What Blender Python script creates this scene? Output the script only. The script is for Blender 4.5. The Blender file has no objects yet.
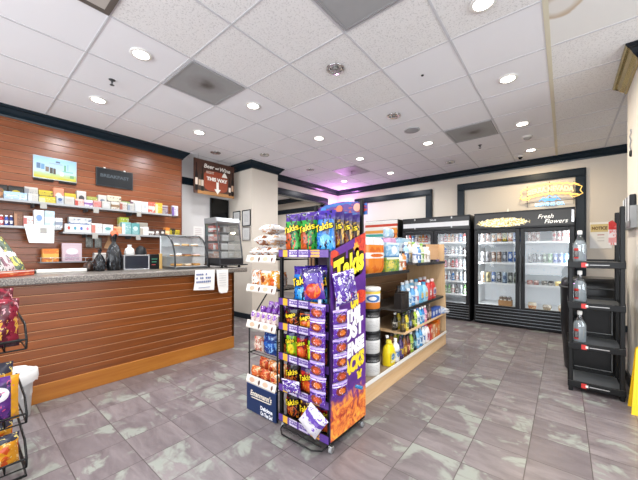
import bpy, math, random
from mathutils import Vector, Matrix
random.seed(7)
PI = math.pi
sc = bpy.context.scene
C = sc.collection

def lin(h, k=1.0):
    h = h.lstrip('#')
    v = [int(h[i:i+2], 16)/255 for i in (0, 2, 4)]
    return tuple((((x+.055)/1.055)**2.4 if x > .04045 else x/12.92)*k for x in v) + (1.0,)

# ------------------------------------------------------------------ camera, world, lights, exposure
F_PX, YAW, HORIZON, EYE = 298.5, math.radians(39.39), 252.6, 1.27
cd = bpy.data.cameras.new('camera')
cam = bpy.data.objects.new('camera', cd); C.objects.link(cam)
cd.sensor_width = 36.0
cd.lens = F_PX/638*36.0
cd.shift_y = (HORIZON-240)/638
cd.clip_start = .05
cam.location = (0, 0, EYE)
cam.rotation_euler = (PI/2, 0, YAW)
sc.camera = cam

w = bpy.data.worlds.new('world'); sc.world = w; w.use_nodes = True
bg = w.node_tree.nodes['Background']
bg.inputs[0].default_value = (.82, .90, 1.0, 1); bg.inputs[1].default_value = 1.2

def area(name, loc, rot, sx, sy, power, color=(1, 1, 1), shape='RECTANGLE', spread=PI):
    l = bpy.data.lights.new(name, 'AREA'); l.shape = shape; l.size = sx
    if shape in ('RECTANGLE', 'ELLIPSE'): l.size_y = sy
    l.energy = power; l.color = color; l.spread = spread
    o = bpy.data.objects.new(name, l); C.objects.link(o); o.location = loc; o.rotation_euler = rot
    return o
# area fills added out of view, as daylight from assumed front and side glazing
area('added_front_fill', (-1.6, -2.5, 1.55), (PI/2, 0, 0), 6.4, 2.3, 330, (.93, .96, 1.0))
area('added_side_fill', (3.3, 1.2, 1.6), (PI/2, 0, PI/2), 3.6, 2.2, 160, (.93, .96, 1.0))
DOWNLIGHT_W = 24.0
sc.view_settings.view_transform = 'Standard'
sc.view_settings.look = 'None'
sc.view_settings.gamma = 1.0
sc.view_settings.use_curve_mapping = False
sc.view_settings.exposure = -0.42
sc.cycles.use_denoising = True
sc.cycles.max_bounces = 8
sc.cycles.transparent_max_bounces = 24
sc.cycles.caustics_reflective = False; sc.cycles.caustics_refractive = False
sc.cycles.sample_clamp_indirect = 6.0

# ------------------------------------------------------------------ materials
_m = {}
class NT:
    def __init__(s, name):
        s.m = bpy.data.materials.new(name); s.m.use_nodes = True
        s.t = s.m.node_tree; s.b = s.t.nodes['Principled BSDF']
    def n(s, typ, **kw):
        o = s.t.nodes.new(typ)
        for k, v in kw.items(): setattr(o, k, v)
        return o
    def l(s, a, b): s.t.links.new(a, b)
    def put(s, sock, v):
        if hasattr(v, 'is_linked') or hasattr(v, 'links'): s.l(v, sock)
        else: sock.default_value = v
    def math(s, op, a, b=None, c=None):
        o = s.n('ShaderNodeMath', operation=op)
        s.put(o.inputs[0], a)
        if b is not None: s.put(o.inputs[1], b)
        if c is not None: s.put(o.inputs[2], c)
        return o.outputs[0]
    def mix(s, f, a, b):
        o = s.n('ShaderNodeMix', data_type='RGBA')
        s.put(o.inputs[0], f); s.put(o.inputs[6], a); s.put(o.inputs[7], b)
        return o.outputs[2]
    def coord(s, kind='Generated', scale=None, loc=None):
        o = s.n('ShaderNodeTexCoord').outputs[kind]
        if scale is None and loc is None: return o
        mp = s.n('ShaderNodeMapping')
        if scale: mp.inputs['Scale'].default_value = scale
        if loc: mp.inputs['Location'].default_value = loc
        s.l(o, mp.inputs[0]); return mp.outputs[0]
    def sep(s, v):
        o = s.n('ShaderNodeSeparateXYZ'); s.l(v, o.inputs[0]); return o.outputs
    def noise(s, v, scale, detail=3, rough=.55, dist=0):
        o = s.n('ShaderNodeTexNoise'); s.l(v, o.inputs['Vector'])
        o.inputs['Scale'].default_value = scale; o.inputs['Detail'].default_value = detail
        o.inputs['Roughness'].default_value = rough; o.inputs['Distortion'].default_value = dist
        return o.outputs['Fac']
    def ramp(s, f, stops, interp='LINEAR'):
        o = s.n('ShaderNodeValToRGB'); o.color_ramp.interpolation = interp
        e = o.color_ramp.elements
        while len(e) < len(stops): e.new(.5)
        for i, (p, c) in enumerate(stops): e[i].position = p; e[i].color = c
        s.l(f, o.inputs[0]); return o.outputs[0]
    def bump(s, h, strength=.3, dist=.01):
        o = s.n('ShaderNodeBump'); o.inputs['Strength'].default_value = strength; o.inputs['Distance'].default_value = dist
        s.l(h, o.inputs['Height']); s.l(o.outputs[0], s.b.inputs['Normal'])
    def base(s, v): s.put(s.b.inputs['Base Color'], v)
    def rough(s, v): s.put(s.b.inputs['Roughness'], v)

def mat(col, rough=.5, metal=0.0, emit=0.0, var=0.0, alpha=None, key=''):
    k = (col, rough, metal, emit, var, alpha, key)
    if k in _m: return _m[k]
    s = NT('surface_'+col.lstrip('#'))
    c = lin(col)
    if var:
        f = s.noise(s.coord('Object'), 14, 4)
        s.base(s.mix(f, tuple(x*(1-var) for x in c[:3])+(1,), tuple(min(1, x*(1+var)) for x in c[:3])+(1,)))
    else: s.base(c)
    s.rough(rough); s.b.inputs['Metallic'].default_value = metal
    if max(c[:3]) < .035 and not metal: s.b.inputs['Specular IOR Level'].default_value = .28
    if emit:
        s.b.inputs['Emission Color'].default_value = c; s.b.inputs['Emission Strength'].default_value = emit
    _m[k] = s.m; return s.m

def glass(tint='#ffffff', refl=.10, rough=.02, clear=1.0):
    k = ('glass', tint, refl, rough, clear)
    if k in _m: return _m[k]
    s = NT('clear_glass'); s.t.nodes.remove(s.b)
    tr = s.n('ShaderNodeBsdfTransparent'); c = lin(tint); tr.inputs[0].default_value = tuple(x*clear for x in c[:3])+(1,)
    gl = s.n('ShaderNodeBsdfGlossy'); gl.inputs['Roughness'].default_value = rough
    lw = s.n('ShaderNodeLayerWeight'); lw.inputs[0].default_value = .25
    f = s.math('MULTIPLY_ADD', lw.outputs['Fresnel'], .5, refl*.4)
    mx = s.n('ShaderNodeMixShader'); s.l(f, mx.inputs[0]); s.l(tr.outputs[0], mx.inputs[1]); s.l(gl.outputs[0], mx.inputs[2])
    out = [n for n in s.t.nodes if n.type == 'OUTPUT_MATERIAL'][0]; s.l(mx.outputs[0], out.inputs[0])
    _m[k] = s.m; return s.m

def film(col, fac=.35, rough=.2):
    """milky plastic wrap: part see-through, part coloured"""
    k = ('film', col, fac, rough)
    if k in _m: return _m[k]
    s = NT('plastic_film'); s.base(lin(col)); s.rough(rough)
    tr = s.n('ShaderNodeBsdfTransparent')
    mx = s.n('ShaderNodeMixShader'); mx.inputs[0].default_value = fac
    s.l(tr.outputs[0], mx.inputs[1]); s.l(s.b.outputs[0], mx.inputs[2])
    out = [n for n in s.t.nodes if n.type == 'OUTPUT_MATERIAL'][0]; s.l(mx.outputs[0], out.inputs[0])
    _m[k] = s.m; return s.m

def pkg(base, layers=(), rough=.35, key=''):
    """printed packaging; layers over Generated coordinates (x across, y deep, z up):
    ('band', axis, lo, hi, colour) ('spot', x, z, rx, rz, colour) ('blot', scale, threshold, colour, zlo, zhi) ('lines', n, lo, hi, xlo, xhi, colour)"""
    k = ('pkg', base, tuple(layers), rough, key)
    if k in _m: return _m[k]
    s = NT('printed_package'); col = lin(base, .82)
    g = s.coord('Generated'); sx = s.sep(g)
    def within(v, lo, hi): return s.math('MULTIPLY', s.math('GREATER_THAN', v, lo), s.math('LESS_THAN', v, hi))
    for L in layers:
        if L[0] == 'band':
            f = within(sx['XYZ'.index(L[1])], L[2], L[3]); c = L[4]
        elif L[0] == 'spot':
            a = s.math('DIVIDE', s.math('SUBTRACT', sx[0], L[1]), L[3]); b = s.math('DIVIDE', s.math('SUBTRACT', sx[2], L[2]), L[4])
            f = s.math('LESS_THAN', s.math('ADD', s.math('MULTIPLY', a, a), s.math('MULTIPLY', b, b)), 1.0); c = L[5]
        elif L[0] == 'blot':
            f = s.math('GREATER_THAN', s.noise(g, L[1], 2, .5, .6), L[2]); c = L[3]
            if len(L) > 4: f = s.math('MULTIPLY', f, within(sx[2], L[4], L[5]))
        elif L[0] == 'lines':
            fr = s.math('FRACT', s.math('MULTIPLY', sx[2], L[1]))
            f = s.math('MULTIPLY', s.math('MULTIPLY', s.math('LESS_THAN', fr, .4), within(sx[2], L[2], L[3])),
                       s.math('MULTIPLY', within(sx[0], L[4], L[5]), s.math('GREATER_THAN', s.noise(g, 30, 1), .42))); c = L[6]
        col = s.mix(f, col, lin(c, .82))
    s.base(col); s.rough(rough)
    _m[k] = s.m; return s.m

def wood(name, a, b, axis='Y', rough=.35, scale=1.0):
    k = ('wood', name)
    if k in _m: return _m[k]
    s = NT(name)
    sca = {'X': (1.2, 16, 16), 'Y': (16, 1.2, 16), 'Z': (16, 16, 1.2)}[axis]
    v = s.coord('Object', scale=tuple(x*scale for x in sca))
    f = s.noise(v, 2.2, 6, .62, .4)
    f2 = s.noise(s.coord('Object', scale={'X': (.5, 9, 13), 'Y': (9, .5, 13), 'Z': (9, 13, .5)}[axis]), 1.0, 2)
    ff = s.math('ADD', s.math('MULTIPLY', f, .6), s.math('MULTIPLY', f2, .4))
    s.base(s.ramp(ff, [(.34, lin(a)), (.66, lin(b))])); s.rough(rough)
    _m[k] = s.m; return s.m

# ------------------------------------------------------------------ mesh builder
class MB:
    def __init__(s): s.v = []; s.f = []; s.mi = []; s.sm = []; s.mats = []
    def _mi(s, m):
        if m not in s.mats: s.mats.append(m)
        return s.mats.index(m)
    def face(s, pts, m, sm=False):
        i = len(s.v); s.v += [tuple(p) for p in pts]; s.f.append(tuple(range(i, i+len(pts)))); s.mi.append(s._mi(m)); s.sm.append(sm)
    def grid(s, rows, m, sm=True, closed=False):
        i = len(s.v); n = len(rows[0])
        for r in rows: s.v += [tuple(p) for p in r]
        mm = m if callable(m) else (lambda a, b: m)
        for a in range(len(rows)-1):
            for b in range(n if closed else n-1):
                c = (b+1) % n
                s.f.append((i+a*n+b, i+a*n+c, i+(a+1)*n+c, i+(a+1)*n+b)); s.mi.append(s._mi(mm(a, b))); s.sm.append(sm)
    def box(s, x0, x1, y0, y1, z0, z1, m, bev=0.0):
        if bev <= 0:
            i = len(s.v)
            s.v += [(x, y, z) for z in (z0, z1) for y in (y0, y1) for x in (x0, x1)]
            for q in ((0, 2, 3, 1), (4, 5, 7, 6), (0, 1, 5, 4), (2, 6, 7, 3), (0, 4, 6, 2), (1, 3, 7, 5)):
                s.f.append(tuple(i+k for k in q)); s.mi.append(s._mi(m)); s.sm.append(False)
            return
        b = min(bev, (x1-x0)*.45, (y1-y0)*.45, (z1-z0)*.45)
        def ring(d, z):
            return [(x0+d, y0+b, z), (x0+b, y0+d, z), (x1-b, y0+d, z), (x1-d, y0+b, z), (x1-d, y1-b, z), (x1-b, y1-d, z), (x0+b, y1-d, z), (x0+d, y1-b, z)]
        rows = [ring(b*.7, z0), ring(0, z0+b), ring(0, z1-b), ring(b*.7, z1)]
        s.grid(rows, m, False, True)
        s.face(list(reversed(rows[0])), m); s.face(rows[-1], m)
    def lathe(s, prof, n, m, cx=0, cy=0, sx=1, sy=1, cap=True, p=2.0, sm=True):
        """prof: (r, z); m one material or function(segment)"""
        rows = []
        for r, z in prof:
            row = []
            for k in range(n):
                a = 2*PI*k/n; ca, sa = math.cos(a), math.sin(a)
                if p != 2.0: ca = math.copysign(abs(ca)**(2/p), ca); sa = math.copysign(abs(sa)**(2/p), sa)
                row.append((cx+r*ca*sx, cy+r*sa*sy, z))
            rows.append(row)
        mm = (lambda a, b: m(a)) if callable(m) else m
        s.grid(rows, mm, sm, True)
        if cap:
            s.face(list(reversed(rows[0])), m(0) if callable(m) else m); s.face(rows[-1], m(len(prof)-2) if callable(m) else m)
    def tube(s, pts, r, m, n=8, closed=False):
        P = [Vector(p) for p in pts]; rows = []; N = len(P); up = None
        for i, p in enumerate(P):
            a = P[i-1] if (i > 0 or closed) else p; b = P[(i+1) % N] if (i < N-1 or closed) else p
            t = (b-a)
            if t.length < 1e-9: t = Vector((0, 0, 1))
            t.normalize()
            if up is None: up = Vector((0, 0, 1)) if abs(t.z) < .9 else Vector((1, 0, 0))
            u = up - t*up.dot(t)
            if u.length < 1e-6: u = t.orthogonal()
            u.normalize(); up = u; q = t.cross(u)
            rr = r[i] if isinstance(r, (list, tuple)) else r
            rows.append([tuple(p+u*math.cos(2*PI*k/n)*rr+q*math.sin(2*PI*k/n)*rr) for k in range(n)])
        if closed: rows.append(rows[0])
        s.grid(rows, m, True, True)
        if not closed: s.face(list(reversed(rows[0])), m); s.face(rows[-1], m)
    def mesh(s, name, M=None):
        me = bpy.data.meshes.new(name)
        vs = [tuple(M @ Vector(v)) for v in s.v] if M is not None else s.v
        me.from_pydata(vs, [], s.f)
        for m in s.mats: me.materials.append(m)
        me.polygons.foreach_set('material_index', s.mi); me.polygons.foreach_set('use_smooth', s.sm)
        me.update(); return me
    def build(s, name, parent=None, loc=(0, 0, 0), rot=(0, 0, 0), M=None):
        return put(name, s.mesh(name, M), parent, loc, rot)

def put(name, me, parent=None, loc=(0, 0, 0), rot=(0, 0, 0), scale=(1, 1, 1)):
    o = bpy.data.objects.new(name, me); C.objects.link(o)
    o.location = loc; o.rotation_euler = rot; o.scale = scale
    if parent is not None: o.parent = parent
    return o
def tag(o, label, cat, group=None):
    o['label'] = label; o['category'] = cat
    if group: o['group'] = group
    return o
def empty(name, label, cat, loc=(0, 0, 0), rz=0, group=None):
    return tag(put(name, None, None, loc, (0, 0, rz)), label, cat, group)
def struct(name, mb, **k):
    o = mb.build(name, **k); o['kind'] = 'structure'; return o

ORD = ('first second third fourth fifth sixth seventh eighth ninth tenth eleventh twelfth thirteenth fourteenth fifteenth sixteenth '
       'seventeenth eighteenth nineteenth twentieth').split()
ORD += ['twenty-'+x for x in ORD[:9]] + ['thirtieth'] + ['thirty-'+x for x in ORD[:9]] + ['fortieth']

def text_mesh(txt, size, m, extrude=0.0, offset=0.0, width=None, shear=0.0, bevel=0.0, bold=0.0, spacing=1.0):
    """flat lettering, centred, in the XY plane"""
    cu = bpy.data.curves.new('lettering', 'FONT'); cu.body = txt; cu.size = size; cu.align_x = 'CENTER'; cu.align_y = 'CENTER'
    cu.extrude = extrude; cu.offset = offset+bold; cu.shear = shear; cu.resolution_u = 3; cu.space_character = spacing
    if bevel: cu.bevel_depth = bevel; cu.fill_mode = 'NONE'; cu.bevel_resolution = 1
    o = bpy.data.objects.new('lettering', cu); C.objects.link(o)
    dg = bpy.context.evaluated_depsgraph_get(); dg.update()
    me = bpy.data.meshes.new_from_object(o.evaluated_get(dg))
    bpy.data.objects.remove(o); bpy.data.curves.remove(cu)
    me.materials.clear(); me.materials.append(m)
    for p in me.polygons: p.material_index = 0
    if width and me.vertices:
        xs = [v.co.x for v in me.vertices]; k = width/(max(xs)-min(xs)); c = (max(xs)+min(xs))/2
        for v in me.vertices: v.co.x = (v.co.x-c)*k
    return me
def warp(me, fn):
    for v in me.vertices: v.co = Vector(fn(v.co.x, v.co.y, v.co.z))
    me.update(); return me
FRONT = lambda x, y, z: (x, -z, y)        # lettering that faces -Y
EAST = lambda x, y, z: (z, x, y)          # lettering that faces +X
def join_mesh(name, meshes):
    mb = MB()
    for me in meshes:
        off = len(mb.v); mb.v += [tuple(v.co) for v in me.vertices]
        for p in me.polygons:
            mb.f.append(tuple(off+i for i in p.vertices)); mb.mi.append(mb._mi(me.materials[p.material_index])); mb.sm.append(False)
    return mb.mesh(name)

# ------------------------------------------------------------------ colours used over and over
M_BLACK = mat('#0e0f10', .38); M_BLACKG = mat('#08090a', .18); M_NAVY = mat('#18222b', .28)
M_STEEL = mat('#b8babb', .3, .9); M_CHROME = mat('#d8d8d8', .12, 1.0); M_WHITE = mat('#e8e6e0', .5); M_PAPER = mat('#f0efec', .7)
M_GREY = mat('#8d8f90', .5); M_DKGREY = mat('#3a3c3e', .5)
# ------------------------------------------------------------------ THE SETTING
CZ = 2.99                                      # ceiling height
X0, X1, Y0, Y1 = -9.0, 3.4, -2.6, 6.83
GX = [-.10+.612*k for k in range(-15, 7)]      # ceiling grid lines
GY = [.71+.61*k for k in range(-6, 11)]

# floor: slate tiles laid on a 305 mm grid
def floor_mat():
    s = NT('slate_tile_floor')
    v = s.coord('Object', loc=(.48+.303*40, -.73+.303*20, 0))
    bt = s.n('ShaderNodeTexBrick'); bt.offset = 0; bt.squash = 1
    s.l(v, bt.inputs['Vector'])
    for k, val in (('Scale', 1.0), ('Mortar Size', .0028), ('Mortar Smooth', .1), ('Bias', 0.0), ('Brick Width', .303), ('Row Height', .303)): bt.inputs[k].default_value = val
    bt.inputs['Color1'].default_value = (0, 0, 0, 1); bt.inputs['Color2'].default_value = (1, 1, 1, 1); bt.inputs['Mortar'].default_value = (.5, .5, .5, 1)
    tilev = s.n('ShaderNodeRGBToBW'); s.l(bt.outputs['Color'], tilev.inputs[0])
    o = s.coord('Object')
    # each tile shifts the clouding, so patches stop at the joints
    cmb = s.n('ShaderNodeCombineXYZ'); s.l(s.math('MULTIPLY', tilev.outputs[0], 37.0), cmb.inputs[2])
    add = s.n('ShaderNodeVectorMath', operation='ADD'); s.l(o, add.inputs[0]); s.l(cmb.outputs[0], add.inputs[1])
    big = s.noise(add.outputs[0], 3.2, 4, .6, .5)
    streak = s.n('ShaderNodeMapping'); streak.inputs['Scale'].default_value = (2.0, 7.0, 1); streak.inputs['Rotation'].default_value = (0, 0, .35)
    s.l(add.outputs[0], streak.inputs[0])
    st = s.noise(streak.outputs[0], 1.6, 6, .62, .6)
    base = s.mix(tilev.outputs[0], lin('#6a6265'), lin('#837b7c'))
    base = s.mix(s.ramp(st, [(.35, (0, 0, 0, 1)), (.7, (1, 1, 1, 1))]), base, lin('#564e51'))
    green = s.math('MULTIPLY', s.ramp(big, [(.55, (0, 0, 0, 1)), (.62, (1, 1, 1, 1))]), s.ramp(st, [(.40, (0, 0, 0, 1)), (.48, (1, 1, 1, 1))]))
    base = s.mix(s.math('MULTIPLY', green, .72), base, lin('#959f94'))
    fine = s.noise(o, 60, 4, .6)
    base = s.mix(s.math('MULTIPLY', fine, .25), base, lin('#8f898a'))
    base = s.mix(bt.outputs['Fac'], base, lin('#4f4848'))
    s.base(base)
    s.rough(s.math('ADD', s.math('MULTIPLY', fine, .22), .24))
    h = s.math('SUBTRACT', s.math('ADD', s.math('MULTIPLY', st, .35), s.math('MULTIPLY', fine, .12)), s.math('MULTIPLY', bt.outputs['Fac'], .8))
    s.bump(h, .35, .006)
    return s.m
f = MB(); f.face([(X0, Y0, 0), (X1, Y0, 0), (X1, Y1, 0), (X0, Y1, 0)], floor_mat()); struct('floor', f)

# ceiling: tiles as quads, smooth and fissured kinds, one stained
def tile_mat(kind):
    s = NT('ceiling_tile_'+kind); o = s.coord('Object'); base = lin('#eeeef1')
    if kind == 'fissured':
        a = s.noise(o, 75, 3, .7); base = s.mix(s.ramp(a, [(.36, (1, 1, 1, 1)), (.47, (0, 0, 0, 1))]), lin('#ecebea'), lin('#cfcecd'))
        s.bump(a, .25, .004)
    if kind == 'stained':
        a = s.noise(o, 75, 3, .7); base = s.mix(s.ramp(a, [(.36, (1, 1, 1, 1)), (.47, (0, 0, 0, 1))]), lin('#ecebea'), lin('#cfcecd'))
        x, y, z = s.sep(o)
        dx = s.math('ADD', x, .02); dy = s.math('SUBTRACT', y, 2.66)
        r = s.math('ADD', s.math('SQRT', s.math('ADD', s.math('MULTIPLY', dx, dx), s.math('MULTIPLY', dy, dy))), s.math('MULTIPLY', s.noise(o, 9, 2), .06))
        base = s.mix(s.ramp(r, [(.11, lin('#e6dccb')), (.155, lin('#c9b08a')), (.175, lin('#c9b08a')), (.185, (1, 1, 1, 1))]), base, base)
        ring = s.ramp(r, [(.10, (.1, .1, .1, 1)), (.16, (.75, .75, .75, 1)), (.18, (0, 0, 0, 1))]); base = s.mix(ring, lin('#e8e7e4'), lin('#b79c74'))
    s.base(base); s.rough(.9); return s.m
TM = [tile_mat('smooth'), tile_mat('fissured'), tile_mat('stained')]
ce = MB()
for i in range(len(GX)-1):
    for j in range(len(GY)-1):
        a, b, c, d = GX[i], GX[i+1], GY[j], min(GY[j+1], Y1)
        if c >= Y1: continue
        smooth = b < -1.9 or (b < -.05 and c > 2.4) or (a < -1.5 and c > 1.2)
        if b > -1.4 and b < -.8 and c < 2.6: smooth = False
        if a > -2.6 and b < -1.2 and c < 2.0: smooth = False
        k = 0 if smooth else 1
        if abs(a+.10) < .02 and abs(c-2.54) < .02: k = 2
        ce.face([(a, c, CZ), (a, d, CZ), (b, d, CZ), (b, c, CZ)], TM[k])
ce.box(X0, X1, Y0, Y1, CZ+.02, CZ+.05, M_WHITE)
struct('ceiling', ce)
tb = MB(); m_tee = mat('#cbcbcf', .5); m_tee2 = mat('#d9d3bd', .5)
for x in GX: tb.box(x-.009, x+.009, Y0, Y1, CZ-.004, CZ+.002, m_tee) if abs(x+.10) > .02 else tb.box(x-.016, x+.016, Y0, Y1, CZ-.005, CZ+.002, m_tee2)
for y in GY: tb.box(X0, X1, y-.007, y+.007, CZ-.0035, CZ+.002, m_tee)
struct('trim_1', tb)                           # the suspended ceiling's metal grid

# walls
def wall_mat(name, col, var=.05):
    s = NT(name); o = s.coord('Object'); n1 = s.noise(o, 1.3, 3); n2 = s.noise(o, 120, 2); c = lin(col)
    s.base(s.mix(n1, tuple(x*(1-var) for x in c[:3])+(1,), tuple(x*(1+var) for x in c[:3])+(1,))); s.rough(.75); s.bump(n2, .08, .002); return s.m
W_BEIGE = wall_mat('painted_wall_beige', '#d6cdc0'); W_WHITE = wall_mat('painted_wall_white', '#d9d7d6'); W_PANEL = wall_mat('boarded_panel', '#cbc5bb', .03)
b = MB(); b.box(X0, X1, Y1, Y1+.1, 0, CZ, W_BEIGE); struct('wall_back', b)
# left wall beyond the column: a wide opening to the next room
LX = -4.93
b = MB(); b.box(LX-.12, LX, 6.22, Y1, 0, CZ, W_BEIGE); b.box(LX-.12, LX, 4.205, 6.22, 2.70, CZ, W_BEIGE); struct('wall_left_back', b)
b = MB(); b.box(-5.42, -5.30, 2.40, 3.55, 0, CZ, W_WHITE); b.box(-9, -5.30, 3.55, 3.67, 0, CZ, W_WHITE); struct('wall_left_middle', b)
b = MB(); b.box(-5.20, -5.102, Y0, 2.465, 0, CZ, W_WHITE); b.box(-5.42, -5.20, 2.30, 2.465, 0, CZ, W_WHITE); struct('wall_left', b)
b = MB(); b.box(X0-.1, X0, 3.6, Y1, 0, CZ, W_WHITE); struct('wall_far_left', b)
b = MB()                                       # right side: piers beside a wide glazed opening
b.box(X1, X1+.1, 3.1, Y1, 0, CZ, W_WHITE); b.box(X1, X1+.1, Y0, -.7, 0, CZ, W_WHITE); b.box(X1, X1+.1, -.7, 3.1, 2.75, CZ, W_WHITE); b.box(X1, X1+.1, -.7, 3.1, 0, .4, W_WHITE); struct('wall_right', b)
b = MB(); b.box(-5.2, -4.9, Y0-.1, Y0, 0, CZ, W_WHITE); b.box(1.7, X1, Y0-.1, Y0, 0, CZ, W_WHITE); b.box(-4.9, 1.7, Y0-.1, Y0, 2.75, CZ, W_WHITE); b.box(-4.9, 1.7, Y0-.1, Y0, 0, .35, W_WHITE); struct('wall_front', b)
# column at the end of the counter, pier at the right
b = MB(); b.box(-5.30, -4.55, 3.55, 4.205, 0, CZ, W_BEIGE); struct('wall_column', b)
b = MB(); b.box(.49, 1.25, 3.60, 4.27, 0, CZ, wall_mat('painted_pier', '#e2ddd0')); struct('wall_pier', b)

# crown moulding (profile swept along a run), dark blue-green
CROWN = [(0, -.125), (.018, -.125), (.022, -.105), (.05, -.075), (.07, -.035), (.088, -.03), (.10, -.012), (.10, 0)]
m_crown = mat('#15222b', .24)
def crown(name, p, q, nrm, e0=0, e1=0, m=m_crown, k=1.0, z=CZ):
    """p, q on the wall line; nrm points to the room; e0/e1: mitre, + outward"""
    P, Q, N = Vector((*p, 0)), Vector((*q, 0)), Vector((*nrm, 0)); T = (Q-P).normalized()
    mb = MB(); rows = []
    for a, e, s in ((P, e0, -1), (Q, e1, 1)):
        rows.append([tuple(a+N*(d*k)+T*(s*e*d*k)+Vector((0, 0, z+h*k))) for d, h in CROWN])
    mb.grid(rows, m, False)
    mb.face(rows[0], m); mb.face(list(reversed(rows[1])), m)
    return mb
def crowns(name, runs, m=m_crown):
    mb = MB()
    for r in runs:
        c = crown('x', *r, m=m); o = len(mb.v); mb.v += c.v
        for ff in c.f: mb.f.append(tuple(o+i for i in ff)); mb.mi.append(mb._mi(m)); mb.sm.append(False)
    struct(name, mb)
crowns('trim_2', [((-5.085, Y0), (-5.085, 2.47), (1, 0), 0, 1), ((-5.085, 2.47), (-5.3, 2.47), (0, 1), 1, 0)])
crowns('trim_3', [((-5.3, 3.55), (-4.55, 3.55), (0, -1), 0, 1), ((-4.55, 3.55), (-4.55, 4.205), (1, 0), 1, 1), ((-4.55, 4.205), (-4.93, 4.205), (0, 1), 1, -1)])
crowns('trim_4', [((LX, 4.205), (LX, Y1), (1, 0), 0, -1), ((LX, Y1), (X1, Y1), (0, -1), -1, 0), ((X0, Y1), (LX-.12, Y1), (0, -1), 0, 0)])
# on the pier the moulding is polished: dark end, flank coloured brass for its lit reflection
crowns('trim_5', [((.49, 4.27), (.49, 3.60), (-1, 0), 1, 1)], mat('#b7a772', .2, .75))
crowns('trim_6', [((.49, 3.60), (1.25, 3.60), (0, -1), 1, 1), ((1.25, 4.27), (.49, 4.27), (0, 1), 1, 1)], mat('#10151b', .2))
b = MB(); b.box(-5.30, -5.27, 2.47, 3.55, 2.50, 2.63, m_crown); struct('trim_7', b)

# framed recesses on the back wall and the big opening's casing
def casing(name, x0, x1, z0, z1, wd, y, m, dep=.05):
    mb = MB()
    for (a, c, e, g) in ((x0, x1, z1-wd, z1), (x0, x0+wd, z0, z1-wd), (x1-wd, x1, z0, z1-wd)):
        mb.box(a, c, y-dep, y-.001, e, g, m, .006)
        mb.box(a+.018 if a == x0 else a, c-.018 if c == x1 else c, y-dep-.014, y-dep+.001, e+.02, g-.02, m, .005)
    struct(name, mb)
m_case = mat('#19242d', .3)
casing('trim_8', -4.35, -2.29, .0, 2.70, .14, Y1, m_case)
casing('trim_9', -1.76, .29, .0, 2.72, .14, Y1, m_case)
casing('trim_10', -8.6, -5.3, .0, 2.66, .14, Y1, m_case)
for k, (a, c, z) in enumerate(((-4.21, -2.43, 2.56), (-1.62, .15, 2.58), (-8.46, -5.44, 2.52))):
    b = MB(); b.box(a, c, Y1-.02, Y1-.001, 0, z, W_PANEL); struct('trim_%d' % (11+k), b)
b = MB()
b.box(LX-.13, LX+.03, 4.205, 6.36, 2.57, 2.72, m_case, .008); b.box(LX-.13, LX+.03, 6.22, 6.36, 0, 2.57, m_case, .008); b.box(LX, LX+.045, 4.205, 6.34, 2.60, 2.69, m_case, .006)
struct('trim_14', b)
# skirting
b = MB()
for q in ((-5.30, -4.55, 3.53, 3.55), (-4.55, -4.53, 3.53, 4.205), (-5.30, -5.28, 2.5, 3.53)): b.box(q[0], q[1], q[2], q[3], 0, .10, M_NAVY)
b.box(LX, LX+.02, 6.36, Y1, 0, .1, M_NAVY)
struct('baseboard_left', b)
b = MB(); b.box(.475, .49, 3.60, 4.27, 0, .1, M_NAVY); b.box(.33, X1, Y1-.02, Y1, 0, .1, M_NAVY); struct('baseboard_right', b)
# glazing behind the camera and at the right: mullions and panes
b = MB()
for x in (-4.9, -3.25, -1.6, .05, 1.65): b.box(x, x+.05, Y0-.08, Y0-.02, .35, 2.75, M_STEEL)
b.box(-4.9, 1.7, Y0-.08, Y0-.02, .35, .40, M_STEEL); b.box(-4.9, 1.7, Y0-.08, Y0-.02, 2.7, 2.75, M_STEEL)
w1 = struct('window_1', b); p = MB(); p.box(-4.9, 1.7, Y0-.054, Y0-.046, .35, 2.75, glass()); p.build('pane', w1)
b = MB()
for y in (-.7, .55, 1.8, 3.05): b.box(X1+.02, X1+.08, y, y+.05, .4, 2.75, M_STEEL)
w2 = struct('window_2', b); p = MB(); p.box(X1+.046, X1+.054, -.7, 3.1, .4, 2.75, glass()); p.build('pane', w2)

# slatwall behind the counter: boards with bright lips in the grooves
m_slat = wood('slatwall_cherry', '#733c1f', '#995834', 'Y', .26)
m_lip = mat('#a8805f', .35); m_gro = mat('#2e1510', .6)
def slats(mb, x, y0, y1, z0, z1, pitch, m, lip, th=.016):
    mb.box(x-th, x-th*.5, y0, y1, z0, z1, m_gro)
    z = z0
    while z < z1-.005:
        top = min(z+pitch-.009, z1)
        mb.box(x-th*.5, x, y0, y1, z, top, m, .0015)
        if top+.006 < z1: mb.box(x-th*.5, x-.003, y0, y1, top, top+.0045, lip)
        z += pitch
b = MB(); slats(b, -5.08, Y0, 2.465, .0, CZ-.115, .0889, m_slat, m_lip); b.box(-5.102, -5.078, 2.455, 2.47, 0, CZ-.115, mat('#6b3420', .4))
struct('wall_slatted', b)

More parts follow.
